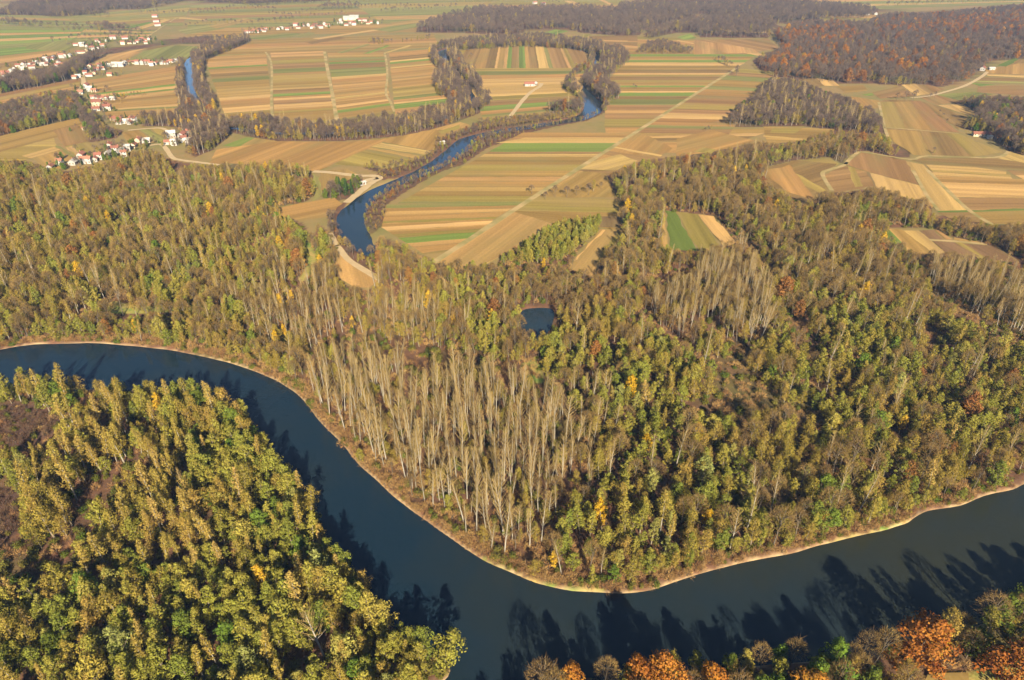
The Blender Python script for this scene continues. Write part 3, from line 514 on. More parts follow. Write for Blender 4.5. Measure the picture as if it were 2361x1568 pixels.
# ------------------------------------------------------------------ tree forms
class MB:
    def __init__(s): s.v = []; s.q = []; s.t = []; s.tint = []; s.n = 0
    def add(s, v, q=None, t=None, tint=.5):
        v = np.asarray(v, float)
        if q is not None and len(q): s.q.append(np.asarray(q) + s.n)
        if t is not None and len(t): s.t.append(np.asarray(t) + s.n)
        s.v.append(v); s.tint.append(np.broadcast_to(np.asarray(tint, float), (len(v),)).copy()); s.n += len(v)
    def arrays(s):
        cat = lambda l, w: np.concatenate(l) if l else np.zeros((0, w), int)
        return np.concatenate(s.v), cat(s.q, 4), cat(s.t, 3), np.concatenate(s.tint)
    def tube(s, path, rad, ns=5, tint=.5):
        path = np.asarray(path, float); n = len(path); d = np.gradient(path, axis=0)
        d /= np.linalg.norm(d, axis=1)[:, None] + 1e-9
        ref = np.array([1.0, .13, .07]); a = np.cross(d, ref); a /= np.linalg.norm(a, axis=1)[:, None] + 1e-9; b = np.cross(d, a)
        th = np.arange(ns) * 2 * math.pi / ns
        v = path[:, None, :] + np.asarray(rad)[:, None, None] * (a[:, None, :] * np.cos(th)[None, :, None] + b[:, None, :] * np.sin(th)[None, :, None])
        i = np.arange(n - 1)[:, None] * ns; j = np.arange(ns)[None, :]; j2 = (j + 1) % ns
        s.add(v.reshape(-1, 3), np.stack([i + j, i + j2, i + ns + j2, i + ns + j], -1).reshape(-1, 4), None, tint)
    def twigs(s, base, dirs, width, tint):
        """slender pointed blades"""
        n = len(base); r = R.normal(0, 1, (n, 3)); w = np.cross(dirs, r); w /= np.linalg.norm(w, axis=1)[:, None] + 1e-9; w *= np.asarray(width).reshape(-1, 1)
        v = np.stack([base + w, base - w, base + dirs], 1).reshape(-1, 3)
        s.add(v, None, np.arange(3 * n).reshape(-1, 3), np.repeat(tint, 3))
    def cards(s, c, nrm, size, tint):
        n = len(c); r = R.normal(0, 1, (n, 3)); a = np.cross(nrm, r); a /= np.linalg.norm(a, axis=1)[:, None] + 1e-9; b = np.cross(nrm, a)
        b /= np.linalg.norm(b, axis=1)[:, None] + 1e-9
        sz = np.asarray(size).reshape(-1, 1); a = a * sz; b = b * sz * R.uniform(.55, 1, (n, 1))
        v = np.stack([c + a, c + b, c - a, c - b], 1).reshape(-1, 3)
        s.add(v, np.arange(4 * n).reshape(-1, 4), None, np.repeat(tint, 4))
R = np.random.default_rng(11)
def unit(n):
    v = R.normal(0, 1, (n, 3)); return v / np.linalg.norm(v, axis=1)[:, None]
def trunk_path(H, bend, n=7):
    t = np.linspace(0, 1, n); a = R.uniform(0, 6.28); b = R.uniform(0, 6.28)
    p = np.zeros((n, 3)); p[:, 2] = t * H; p[:, 0] = bend * (np.sin(t * 2.2 + a) - math.sin(a)); p[:, 1] = bend * (np.sin(t * 2.6 + b) - math.sin(b))
    return p
def at_h(path, z): return np.array([np.interp(z, path[:, 2], path[:, 0]), np.interp(z, path[:, 2], path[:, 1]), z])

def bare_poplar(H=30., nb=48, spread=1.0):
    tr, cr = MB(), MB(); p = trunk_path(H, .5, 9); tt = p[:, 2] / H
    tr.tube(np.vstack([[0, 0, -1.2], p]), np.concatenate([[.36], .30 * (1 - tt) ** .8 + .03]), 6)
    fork = R.uniform(.22, .4)
    for i in range(nb):
        t = fork + (1 - fork) * (i + R.random()) / nb; L = (1.5 + 6.5 * (1 - t) ** .7) * R.uniform(.7, 1.15) * (.55 if t < fork + .08 else 1); az = i * 2.4 + R.uniform(-.4, .4); el = math.radians(R.uniform(50, 68))
        o = at_h(p, t * H); d = np.array([math.cos(az) * math.cos(el) * spread, math.sin(az) * math.cos(el) * spread, math.sin(el)]); u = np.linspace(0, 1, 4)[:, None]
        path = o + d * L * u + np.array([0, 0, 1.]) * (.18 * L) * u ** 2
        (tr if i < 5 else cr).tube(path, np.linspace(.075 + .07 * (1 - t), .018, 4), 3, .6)
        m = int(5 + L * 1.5); f = R.uniform(.15, 1, m); b = o + d * L * f[:, None] + np.array([0, 0, 1.]) * (.18 * L) * f[:, None] ** 2
        dv = unit(m) * .62 + d * .75 + np.array([0, 0, .55]); dv /= np.linalg.norm(dv, axis=1)[:, None]; dv *= R.uniform(.6, 1.7, (m, 1))
        cr.twigs(b, dv, R.uniform(.028, .05, m), np.clip(R.normal(.5, .25, m), 0, 1))
    return tr, cr

def bare_broad(H=15., Rr=4.2, nl=8, dens=1.0):
    tr, cr = MB(), MB(); hb = H * R.uniform(.22, .34); p = trunk_path(H * .8, .35, 6)
    tr.tube(np.vstack([[0, 0, -1.], p]), np.concatenate([[.30], .25 * (1 - p[:, 2] / (H * .8)) ** .9 + .03]), 6)
    c0 = np.array([0, 0, hb + (H - hb) * .52]); rad = np.array([Rr, Rr, (H - hb) * .52])
    for i in range(nl):
        az = i * 6.283 / nl + R.uniform(-.35, .35); el = R.uniform(.35, 1.2); o = at_h(p, hb + (H * .45) * R.random())
        e = c0 + rad * np.array([math.cos(az) * math.cos(el), math.sin(az) * math.cos(el), math.sin(el)]) * R.uniform(.75, .98); u = np.linspace(0, 1, 5)[:, None]
        path = o + (e - o) * u + np.array([0, 0, 1.]) * (np.sin(u * 3.14) * .6)
        tr.tube(path, np.linspace(.13, .025, 5), 4)
        for k in range(6):
            f = R.uniform(.3, .95); b = o + (e - o) * f; d2 = unit(1)[0] * .8 + (b - c0) / np.linalg.norm(b - c0 + 1e-3) + np.array([0, 0, .3]); d2 /= np.linalg.norm(d2); L = R.uniform(1.2, 2.6) * Rr / 4
            cr.tube(np.array([b, b + d2 * L * .5, b + d2 * L + [0, 0, .2]]), [.05, .03, .012], 3, .4)
    n = int(950 * dens); a = unit(n); a[:, 2] = np.abs(a[:, 2]) * 1.15 - .35; rr = R.uniform(.55, 1, n) ** .6
    lump = .82 + .30 * vnoise(a[:, 0] * 3 + 9, a[:, 1] * 3 + a[:, 2] * 4 + 5, .8, int(R.integers(999)))
    b = c0 + rad * a * (rr * lump)[:, None]; dv = a * .8 + unit(n) * .6 + np.array([0, 0, .35]); dv /= np.linalg.norm(dv, axis=1)[:, None]
    cr.twigs(b, dv * R.uniform(.5, 1.4, (n, 1)), R.uniform(.035, .065, n), np.clip(R.normal(.5, .25, n), 0, 1))
    return tr, cr

def leafy(H=16., Rr=3.2, hb=.16, npuff=34, ncard=30, size=.30, top=.75, pr=.30, columns=False, loose=0.0):
    tr, cr = MB(), MB(); p = trunk_path(H * .9, .45, 7)
    tr.tube(np.vstack([[0, 0, -1.2], p]), np.concatenate([[.28], .24 * (1 - p[:, 2] / (H * .9)) ** .9 + .03]), 6)
    zb = H * hb
    for i in range(npuff):
        t = (i + R.random()) / npuff; t = t ** .85; az = i * 2.39996 + R.uniform(-.5, .5)
        prof = math.sin(min(1, (t * .93 + .07)) ** top * math.pi) ** .6 if t < 1 else 0
        ra = Rr * prof * R.uniform(.35, 1.0) if i % 4 else Rr * prof * .25
        c = np.array([math.cos(az) * ra, math.sin(az) * ra, zb + (H - zb) * t * .95]); c[:2] += at_h(p, min(c[2], H * .9))[:2]
        r = Rr * pr * R.uniform(.75, 1.3) * (.7 + .5 * prof); m = int(ncard * R.uniform(.8, 1.2) * max(.5, (r / (Rr * pr)) ** 1.3))
        if not columns and i % 3 == 0:
            o = at_h(p, max(zb * .7, c[2] - ra * 1.3)); tr.tube(np.array([o, (o + c) / 2 + [0, 0, .25], c]), [.085, .055, .02], 3)
        a = unit(m); a[:, 2] = a[:, 2] * .85 + .22; q = c + a * (r * R.uniform(.55, 1.05, (m, 1))) * np.array([1, 1, .85 if not columns else 1.4])
        nr = a + unit(m) * .5; nr /= np.linalg.norm(nr, axis=1)[:, None]
        tn = np.clip(R.normal(R.uniform(.25, .75), .14, m), 0, 1); cr.cards(q, nr, R.uniform(.6, 1.25, m) * size, tn)
        if loose: 
            m2 = int(m * loose); a2 = unit(m2); cr.twigs(c + a2 * r * .6, (a2 + [0, 0, .5]) * R.uniform(.5, 1.1, (m2, 1)), R.uniform(.03, .05, m2), np.full(m2, .75))
    return tr, cr

def shrub(Rr=2.0, H=2.4, twig=True, n=260):
    tr, cr = MB(), MB(); m = 9
    for k in range(m):
        az = R.uniform(0, 6.28); e = np.array([math.cos(az) * Rr * .5, math.sin(az) * Rr * .5, H * .7]); tr.tube(np.array([[0, 0, -.4], e * .5 + [0, 0, .1], e]), [.05, .035, .012], 3)
    a = unit(n); a[:, 2] = np.abs(a[:, 2]); q = a * np.array([Rr, Rr, H]) * R.uniform(.45, 1, (n, 1)) * (.7 + .5 * vnoise(a[:, 0] * 3 + 7, a[:, 1] * 3 + 7, .7, int(R.integers(999))))[:, None]
    if twig:
        d = a + unit(n) * .5 + np.array([0, 0, .5]); d /= np.linalg.norm(d, axis=1)[:, None]; cr.twigs(q * .8, d * R.uniform(.4, 1.0, (n, 1)), R.uniform(.03, .06, n), np.clip(R.normal(.5, .25, n), 0, 1))
    else:
        nr = a + unit(n) * .6; nr /= np.linalg.norm(nr, axis=1)[:, None]; cr.cards(q, nr, R.uniform(.14, .30, n), np.clip(R.normal(.5, .22, n), 0, 1))
    return tr, cr

def conifer(H=14., Rr=2.6):
    tr, cr = MB(), MB(); p = trunk_path(H, .1, 4); tr.tube(p, .2 * (1 - p[:, 2] / H) + .02, 5)
    n = 700; t = R.random(n) ** .8; az = R.uniform(0, 6.28, n); r = Rr * (1 - t) * R.uniform(.4, 1, n) + .1
    q = np.stack([np.cos(az) * r, np.sin(az) * r, H * (.08 + .92 * t) - r * .25], 1); nr = np.stack([np.cos(az), np.sin(az), np.full(n, .9)], 1) + unit(n) * .4; nr /= np.linalg.norm(nr, axis=1)[:, None]
    cr.cards(q, nr, R.uniform(.2, .45, n), np.clip(R.normal(.5, .25, n), 0, 1)); return tr, cr

bk_white = bark_mat('poplar_bark', (.31, .285, .24), (.24, .215, .17)); bk_grey = bark_mat('grey_bark', (.135, .112, .085), (.095, .078, .058)); bk_pale = bark_mat('willow_bark', (.22, .185, .13), (.16, .13, .09))
lm_W = leaf_mat('willow_leaf', [(0, (.135, .155, .032)), (.25, (.20, .192, .040)), (.5, (.235, .205, .048)), (.7, (.165, .175, .036)), (.88, (.285, .228, .055)), (1, (.205, .215, .070))])
lm_V = leaf_mat('thin_autumn_leaf', [(0, (.24, .175, .048)), (.35, (.20, .168, .038)), (.7, (.275, .19, .056)), (1, (.165, .152, .032))])
lm_C = leaf_mat('slender_leaf', [(0, (.28, .205, .060)), (.5, (.23, .185, .045)), (1, (.33, .235, .08))])
lm_P = leaf_mat('poplar_twig', [(0, (.31, .222, .092)), (.5, (.24, .176, .080)), (1, (.365, .268, .118))], .3, .1)
lm_B = leaf_mat('bare_twig', [(0, (.165, .112, .046)), (.4, (.205, .140, .056)), (.75, (.135, .090, .042)), (1, (.25, .170, .070))], .35, .1)
lm_O = leaf_mat('oak_leaf', [(0, (.30, .125, .034)), (.4, (.35, .165, .040)), (.75, (.25, .098, .032)), (1, (.41, .22, .045))])
lm_D = leaf_mat('grey_twig', [(0, (.105, .076, .060)), (.4, (.135, .098, .072)), (.75, (.082, .060, .052)), (1, (.155, .112, .074))], .35, .1)
lm_R = leaf_mat('rust_leaf', [(0, (.20, .105, .042)), (.4, (.26, .125, .045)), (.75, (.17, .085, .04)), (1, (.28, .16, .05))])
lm_Q = leaf_mat('dark_brush_twig', [(0, (.085, .052, .038)), (.6, (.12, .072, .048)), (1, (.16, .105, .062))], .35, .1)
lm_Y = leaf_mat('golden_leaf', [(0, (.38, .235, .032)), (1, (.44, .285, .05))])
lm_G = leaf_mat('fresh_leaf', [(0, (.075, .13, .022)), (.5, (.12, .155, .030)), (1, (.09, .11, .022))])
lm_S = leaf_mat('brush_twig', [(0, (.27, .155, .07)), (.5, (.35, .225, .095)), (1, (.20, .105, .055))], .35, .1)
lm_U = leaf_mat('undergrowth_leaf', [(0, (.085, .095, .02)), (.5, (.135, .115, .032)), (1, (.07, .10, .018))])
lm_K = leaf_mat('needle', [(0, (.022, .045, .016)), (1, (.035, .06, .02))])

Wf = [leafy(13, 3.1, .12, 42, 30, .25, .75, .28), leafy(11.5, 3.5, .08, 46, 30, .26, .7, .27), leafy(15, 2.8, .16, 42, 30, .25, .75, .29), leafy(10.5, 2.7, .08, 34, 30, .24, .72, .30), leafy(14, 3.9, .12, 56, 28, .26, .8, .25), leafy(14.5, 2.1, .18, 34, 28, .25, .66, .36), leafy(9, 2.5, .05, 30, 30, .24, .68, .32), leafy(12, 3.0, .1, 24, 28, .27, .74, .24, False, .5)]
Vf = [leafy(13, 3.0, .15, 32, 20, .25, .75, .32, False, .6), leafy(15, 2.7, .2, 32, 20, .25, .8, .33, False, .6), leafy(11.5, 3.3, .1, 34, 20, .25, .7, .31, False, .6), leafy(10, 2.4, .08, 26, 20, .24, .72, .34, False, .7)]
Cf = [leafy(17, 1.5, .18, 26, 22, .26, .62, .5, True, .3), leafy(15, 1.2, .22, 24, 22, .25, .6, .5, True, .3), leafy(19, 1.7, .25, 30, 20, .26, .66, .45, True, .3)]
Pf = [bare_poplar(30, 46), bare_poplar(27, 40, .8), bare_poplar(32, 52, 1.1), bare_poplar(24, 36, 1.45), bare_poplar(28, 44, 1.25), bare_poplar(31, 38, .7)]
Bf = [bare_broad(15, 4.0), bare_broad(17, 4.4, 9), bare_broad(13, 3.6, 7), bare_broad(16, 3.2, 8)]
Of = [leafy(20, 8.6, .08, 96, 40, .36, .62, .19), leafy(17, 5.2, .12, 54, 32, .38, .7, .25)]
Yf = [leafy(13, 2.2, .2, 26, 32, .28, .7, .36), leafy(15, 2.6, .15, 30, 32, .28, .72, .34)]
Gf = [leafy(14, 4.2, .08, 46, 34, .34, .68, .27), leafy(11, 3.6, .05, 38, 34, .32, .65, .3)]
Sf = [shrub(2.2, 2.4), shrub(1.6, 3.2), shrub(2.6, 1.8)]
Uf = [shrub(2.0, 2.0, False, 300), shrub(1.6, 2.8, False, 300)]
Kf = [conifer(), conifer(12, 2.2)]
KINDS = {'W': (Wf, bk_pale, lm_W, 'willow_tree'), 'V': (Vf, bk_pale, lm_V, 'autumn_tree'), 'C': (Cf, bk_white, lm_C, 'slender_tree'), 'P': (Pf, bk_white, lm_P, 'poplar_tree'), 'B': (Bf, bk_grey, lm_B, 'bare_tree'),
  'D': (Bf, bk_grey, lm_D, 'leafless_tree'), 'O': (Of, bk_grey, lm_O, 'oak_tree'), 'R': ([Of[1], Vf[0], Vf[2]], bk_grey, lm_R, 'rust_tree'), 'Q': (Sf, bk_grey, lm_Q, 'dark_brush'), 'Y': (Yf, bk_pale, lm_Y, 'golden_tree'), 'G': (Gf, bk_grey, lm_G, 'green_tree'), 'S': (Sf, bk_grey, lm_S, 'brush'), 'U': (Uf, bk_grey, lm_U, 'undergrowth'), 'K': (Kf, bk_grey, lm_K, 'spruce_tree')}
BASEH = {'W': [13, 11.5, 15, 10.5, 14, 14.5, 9, 12], 'V': [13, 15, 11.5, 10], 'C': [17, 15, 19], 'P': [30, 27, 32, 24, 28, 31], 'B': [15, 17, 13, 16], 'D': [15, 17, 13, 16], 'O': [20, 17], 'R': [17, 13, 11.5], 'Q': [2.4, 3.2, 1.8], 'Y': [13, 15], 'G': [14, 11], 'S': [2.4, 3.2, 1.8], 'U': [2, 2.8], 'K': [14, 12]}
FORMS = {}
for k_, (forms, bm, lm, nm) in KINDS.items():
    FORMS[k_] = []
    for tr, cr in forms:
        tv, tq, tt_, _ = tr.arrays(); cv, cq, ct, ctint = cr.arrays()
        tme = mesh_np('trunk', tv, tq, None, [bm], True)
        cme = mesh_np('crown', cv, cq, ct, [lm], False, ctint)
        allq = np.concatenate([tq, cq + len(tv)]) if len(cq) else tq
        both = mesh_np(nm, np.concatenate([tv, cv]), allq, ct + len(tv) if len(ct) else None, [bm, lm], False, np.concatenate([np.full(len(tv), .5), ctint]),
                       np.concatenate([np.zeros(len(tq), int), np.ones(len(cq), int)]), np.ones(len(ct), int) if len(ct) else None)
        FORMS[k_].append((tme, cme, both))

# ------------------------------------------------------------------ where the trees stand
TR = {k_: [] for k_ in KINDS}         # rows: x, y, form, scale, height, zone
ZONES = []
def choose(n, mix):
    ks = list(mix); w = np.array([mix[k_] for k_ in ks], float); return np.array(ks)[rng.choice(len(ks), n, p=w / w.sum())]
def zgrid(poly, spacing):
    w = W(np.clip(np.array(poly, float), [-700, -60], [3400, 2300])); lo, hi = w.min(0), w.max(0)
    X, Y = np.meshgrid(np.arange(lo[0], hi[0], spacing), np.arange(lo[1], hi[1], spacing)); X = X + (np.arange(X.shape[0]) % 2)[:, None] * spacing * .5
    x = X.ravel() + rng.uniform(-.42, .42, X.size) * spacing; y = Y.ravel() + rng.uniform(-.42, .42, X.size) * spacing
    return x, y
def clear_of_water(x, y, m):
    ok = np.ones(len(x), bool)
    for fn, pts in ((lambda a, b: polydist(a, b, river_w), river_w), (lambda a, b: ribdist(a, b, oxw[:, :2], oxw[:, 2]), oxw), (lambda a, b: polydist(a, b, pond_w), pond_w)):
        k = (x > pts[:, 0].min() - 12) & (x < pts[:, 0].max() + 12) & (y > pts[:, 1].min() - 12) & (y < pts[:, 1].max() + 12)
        if k.any(): ok[k] &= fn(x[k], y[k]) > m
    return ok
def scatter(zone, poly, spacing, mix, hs=(.8, 1.15), avoid=(), water=3.5, gap=0.0, top=.8, sub=None, limit=None):
    x, y = zgrid(poly, spacing); zi = len(ZONES); ZONES.append(zone)
    u, v, s = pj(x, y, 0.0); k = (y > 60) & inpoly(u, v, poly)
    if limit: k &= limit(u, v)
    x, y = x[k], y[k]
    if gap: k = (vnoise(x, y, 22, 5) > gap) & (vnoise(x, y, 7.5, 15) > gap * .75); x, y = x[k], y[k]
    k = clear_of_water(x, y, water); x, y = x[k], y[k]
    kind = choose(len(x), mix) if len(x) else np.array([])
    if len(x) and 'O' in mix and mix['O'] < .3:
        m = (kind == 'O') & (vnoise(x, y, 60, 12) < .5); kind[m] = 'D' if 'D' in mix else 'B'
    if len(x) and 'W' in mix and 'V' in mix:
        nz_ = vnoise(x, y, 26, 21); kind[(kind == 'V') & (nz_ > .66)] = 'W'; kind[(kind == 'W') & (nz_ < .32)] = 'V'
    if sub and len(x):
        u, v, s = pj(x, y, 0.0)
        for p, mx in sub:
            m = inpoly(u, v, p); kind[m] = choose(int(m.sum()), mx)
    sc = rng.uniform(hs[0], hs[1], len(x)) * (.9 + .25 * vnoise(x, y, 35, 8)); fi = np.array([rng.integers(len(FORMS[a])) for a in kind], int)
    if zone != 'south_bank': fi[kind == 'O'] = 1
    if zone != 'poplar_stand': sc = np.where(kind == 'P', sc * .72, sc)
    H = np.array([BASEH[a][f] for a, f in zip(kind, fi)]) * sc if len(x) else np.array([])
    u, v, s = pj(x, y, 0.0); u2, v2, s2 = pj(x, y, H * top)
    ok = inpoly(u2, v2, poly) if len(x) else np.zeros(0, bool)
    for h in list(HOLES) + list(avoid): ok &= ~inpoly(u, v, h) & ~inpoly(u2, v2, h)
    for i in np.where(ok)[0]: TR[kind[i]].append((x[i], y[i], fi[i], sc[i], H[i], zi))

mN_left = dict(V=.42, P=.045, B=.26, W=.16, C=.08, R=.025, Y=.006, G=.012)
mN_mid = dict(V=.38, P=.09, B=.36, W=.12, R=.035, Y=.01)
mN_right = dict(W=.42, V=.35, P=.04, B=.14, C=.03, R=.012, Y=.006, G=.015)
mN_far = dict(B=.46, P=.07, V=.35, W=.09, R=.035, Y=.008)
left = lambda u, v: u < 700
mid = lambda u, v: (u >= 700) & (u < 1240)
rgt_near = lambda u, v: (u >= 1240) & (v > 740)
rgt_far = lambda u, v: (u >= 1240) & (v <= 740)
RING_L = [(540, 700), (690, 640), (880, 655), (1010, 735), (1010, 810), (720, 860), (640, 830)]
notpop = [[(1206, 838), (1235, 820), (1255, 840), (1250, 880), (1215, 880)], POPLARS] + POPL2 + [PLANT]
scatter('left_wood', NORTH, 4.9, mN_left, (.62, 1.0), [POPLARS], limit=left, gap=.10, sub=[(RING_L, dict(P=.5, B=.28, V=.2, Y=.02))])
scatter('middle_wood', NORTH, 4.6, mN_mid, (.55, .9), notpop, limit=mid, gap=.06, sub=[(RING_L, dict(P=.5, B=.3, V=.2))])
scatter('right_wood', NORTH, 5.0, mN_right, (.62, 1.05), notpop, limit=rgt_near, gap=.25, sub=[([(1230, 850), (1390, 890), (1450, 1040), (1350, 1200), (1230, 1275)], dict(P=.26, V=.38, W=.22, B=.14))])
scatter('back_wood', NORTH, 5.2, mN_far, (.62, 1.0), notpop, limit=rgt_far, gap=.08)
scatter('poplar_stand', POPLARS, 4.3, dict(P=.80, V=.09, B=.08, W=.03), (.42, .84), water=5, gap=.16)
for p in POPL2: scatter('back_poplars', p, 4.6, dict(P=.62, B=.25, V=.13), (.66, .98))
scatter('plantation', PLANT, 4.4, dict(W=.9, V=.1), (.62, .8))
scatter('peninsula', PEN, 4.3, dict(W=.56, V=.24, C=.165, Y=.008, G=.027), (.6, 1.18), BURNT, water=1.5, gap=.27,
        sub=[([(60, 1000), (250, 960), (420, 1000), (470, 1200), (430, 1350), (250, 1250), (100, 1150)], dict(C=.5, V=.3, W=.17, P=.03)), ([(330, 860), (560, 900), (640, 1010), (560, 1000), (480, 940), (330, 900)], dict(W=.8, G=.2)), ([(480, 880), (645, 1000), (780, 1190), (940, 1390), (1070, 1480), (1000, 1525), (850, 1395), (700, 1215), (600, 1075), (460, 935)], dict(W=.66, G=.06, V=.2, C=.08))])
scatter('south_bank', SOUTH, 4.9, dict(B=.20, O=.07, V=.36, G=.23, Y=.05, W=.09), (.68, 1.1), water=.5, top=.5)
scatter('loop_belt', LOOP, 4.2, dict(D=.66, V=.2, P=.05, W=.06, R=.03), (.6, .95), water=1.0, top=.3, limit=lambda u, v: v <= 262)
scatter('loop_belt', LOOP, 3.8, dict(D=.5, B=.2, V=.2, W=.06, R=.04), (.24, .44), water=.3, top=.3, limit=lambda u, v: v > 262)
scatter('south_belt', SBELT, 4.3, dict(D=.64, V=.22, P=.1, Y=.02, R=.02), (.6, .95), water=1.0, top=.35)
scatter('west_belt', WESTARM, 4.4, dict(D=.66, V=.2, P=.08, R=.03, Y=.03), (.65, 1.0), water=1.0, top=.35)
scatter('pool_bank', POOLW, 4.2, dict(D=.5, V=.35, R=.15), (.4, .7), water=1.5)
scatter('copse', COPSE, 5.2, dict(D=.55, G=.45), (.7, .95))
scatter('wood_by_fields', WOODW, 5.0, dict(D=.6, V=.25, P=.12, G=.03), (.65, 1.0))
scatter('east_wood', REDGE, 5.2, dict(D=.5, V=.33, G=.1, Y=.03, R=.04), (.7, 1.05))
scatter('left_copse', LWOOD, 5.0, dict(D=.52, V=.3, G=.08, R=.05, W=.05), (.7, 1.0))
scatter('village_wood', BWOOD, 6.0, dict(D=.88, V=.1, G=.02), (.75, 1.1))
scatter('oak_hill', HILL, 8.2, dict(D=.76, V=.06, R=.15, O=.03), (.6, 1.15), gap=.13)
oakish = [[(1780, 70), (1950, 50), (2010, 80), (1900, 110), (1800, 100)], [(2000, 60), (2361, 20), (2361, 80), (2050, 80)], [(1760, 120), (1900, 125), (1900, 150), (1770, 150)], [(2020, 130), (2150, 130), (2120, 180), (2000, 160)]]
for p in FAR: scatter('far_wood', p, 9.0, dict(D=.93, V=.07), (.6, 1.25), water=-50, top=.3, gap=.15)
for p in SMALL: scatter('small_copse', p, 6.5, dict(D=.75, V=.25), (.5, .8))
for p in oakish: scatter('oak_hill', p, 12, dict(R=.7, O=.3), (.75, 1.0))
# undergrowth in the nearer woods, brush along the banks and on the burnt ground
nr = lambda a: (lambda u, v: v > a)
scatter('undergrowth', NORTH, 4.6, dict(S=.6, U=.4), (.6, 1.3), limit=nr(430), water=2.5, top=1)
scatter('undergrowth', PEN, 4.4, dict(S=.35, U=.65), (.6, 1.3), BURNT, water=1.5, top=1)
scatter('undergrowth', SOUTH, 4.4, dict(S=.5, U=.5), (.6, 1.4), water=1.5, top=1)
for p in BURNT: scatter('burnt', p, 2.4, dict(Q=.86, S=.06, U=.08), (.45, 1.1), water=4, top=1)
def bank_line(pts, off, step, jit, mix, hs, zone):
    zi = len(ZONES); ZONES.append(zone); p = smooth(W(pts), 6); d = np.r_[0, np.cumsum(np.hypot(*np.diff(p, axis=0).T))]
    s = np.arange(0, d[-1], step); x = np.interp(s, d, p[:, 0]); y = np.interp(s, d, p[:, 1]); gxx = np.gradient(x) if len(x) > 1 else x * 0; gyy = np.gradient(y) if len(y) > 1 else y * 0; L = np.hypot(gxx, gyy) + 1e-9
    if len(x) < 2: x = x + rng.normal(0, 1, len(x))
    o = off + rng.normal(0, jit, len(s)); x = x - gyy / L * o; y = y + gxx / L * o
    k = clear_of_water(x, y, 1.0); x, y = x[k], y[k]
    for xx, yy, a in zip(x, y, choose(len(x), mix)):
        f = rng.integers(len(FORMS[a])); sc = rng.uniform(*hs); TR[a].append((xx, yy, f, sc, BASEH[a][f] * sc, zi))
NB = RIVER[2:47]
bank_line(NB, 2.2, 1.3, .8, dict(S=.85, U=.15), (.5, 1.1), 'bank_brush')
bank_line(NB, 5.0, 1.6, 1.8, dict(S=.8, U=.2), (.7, 1.4), 'bank_brush')
bank_line(RIVER[14:31], 12.0, 1.8, 3.0, dict(S=.97, U=.03), (.6, 1.2), 'bank_brush')
bank_line(RIVER[30:46], 8.0, 4.6, 2.5, dict(W=.5, V=.42, Y=.02, S=.06), (.45, .8), 'right_wood')
bank_line(RIVER[2:13], 9.0, 5.5, 2.5, dict(W=.3, V=.5, Y=.06, B=.14), (.45, .75), 'left_wood')
bank_line([(300, 907), (400, 914), (480, 922), (545, 945), (585, 975), (612, 1015), (640, 1062)], -5.0, 1.5, 2.2, dict(U=.55, W=.38, G=.07), (.36, .62), 'peninsula')
bank_line([(x_, y_) for x_, y_ in RIVER[70:]], 3.0, 2.2, 1.4, dict(U=.75, S=.25), (.6, 1.4), 'bank_brush')
bank_line([(560, 945), (612, 1015), (640, 1062), (722, 1163), (772, 1272), (865, 1372), (930, 1462), (1025, 1525)][::-1], -4.5, 4.0, 1.5, dict(W=.85, Y=.05, V=.1), (.6, .85), 'peninsula')

HEDGES = [[(-20, 52), (60, 58), (120, 60), (200, 66)], [(205, 64), (250, 68), (345, 78)], [(120, 100), (200, 90), (330, 84)], [(600, 55), (680, 47)], [(700, 30), (820, 20), (960, 17)], [(880, 30), (1000, 22), (1060, 16)], [(440, 30), (560, 22), (640, 26)], [(430, 62), (520, 55), (600, 58)], [(300, 30), (420, 34), (520, 30)], [(1040, 6), (1160, 4), (1300, 8)], [(30, 20), (120, 30), (260, 40)], [(2040, 14), (2200, 8), (2361, 2)], [(1880, 10), (1990, 16)], [(1230, 458), (1330, 452), (1395, 430)], [(2145, 224), (2100, 228), (2060, 232)], [(1700, 170), (1690, 175)], [(150, 76), (230, 74), (300, 88)], [(620, 34), (720, 40), (800, 34)], [(480, 8), (600, 4), (720, 10)]]
for hd in HEDGES: bank_line(hd, 0, 9.0, 4.0, dict(D=.9, V=.1), (.45, .85), 'hedgerow')
bank_line([(255, 226), (285, 224), (312, 222), (336, 220)], 0, 4.0, 2.0, dict(B=.5, V=.35, Y=.15), (.3, .5), 'hedgerow')
for bu in [(1455, 204), (1463, 203), (1468, 206), (1086, 131), (1093, 132), (1080, 133), (1625, 303), (1640, 298), (1632, 301), (2148, 352), (2155, 354), (1009, 330), (1005, 322), (855, 388), (848, 392), (862, 390), (225, 330), (232, 326), (445, 300), (2176, 270), (2182, 284), (2170, 262), (1560, 108)]:
    bank_line([bu, (bu[0] + 3, bu[1])], 0, 3.0, 1.0, dict(D=.7, V=.3), (.3, .5), 'hedgerow')
bank_line([(915, 1670), (945, 1620), (1005, 1585), (1042, 1552), (1034, 1522), (990, 1500)], 3.5, 1.5, 1.6, dict(U=.45, S=.15, W=.28, V=.12), (.4, .9), 'peninsula')

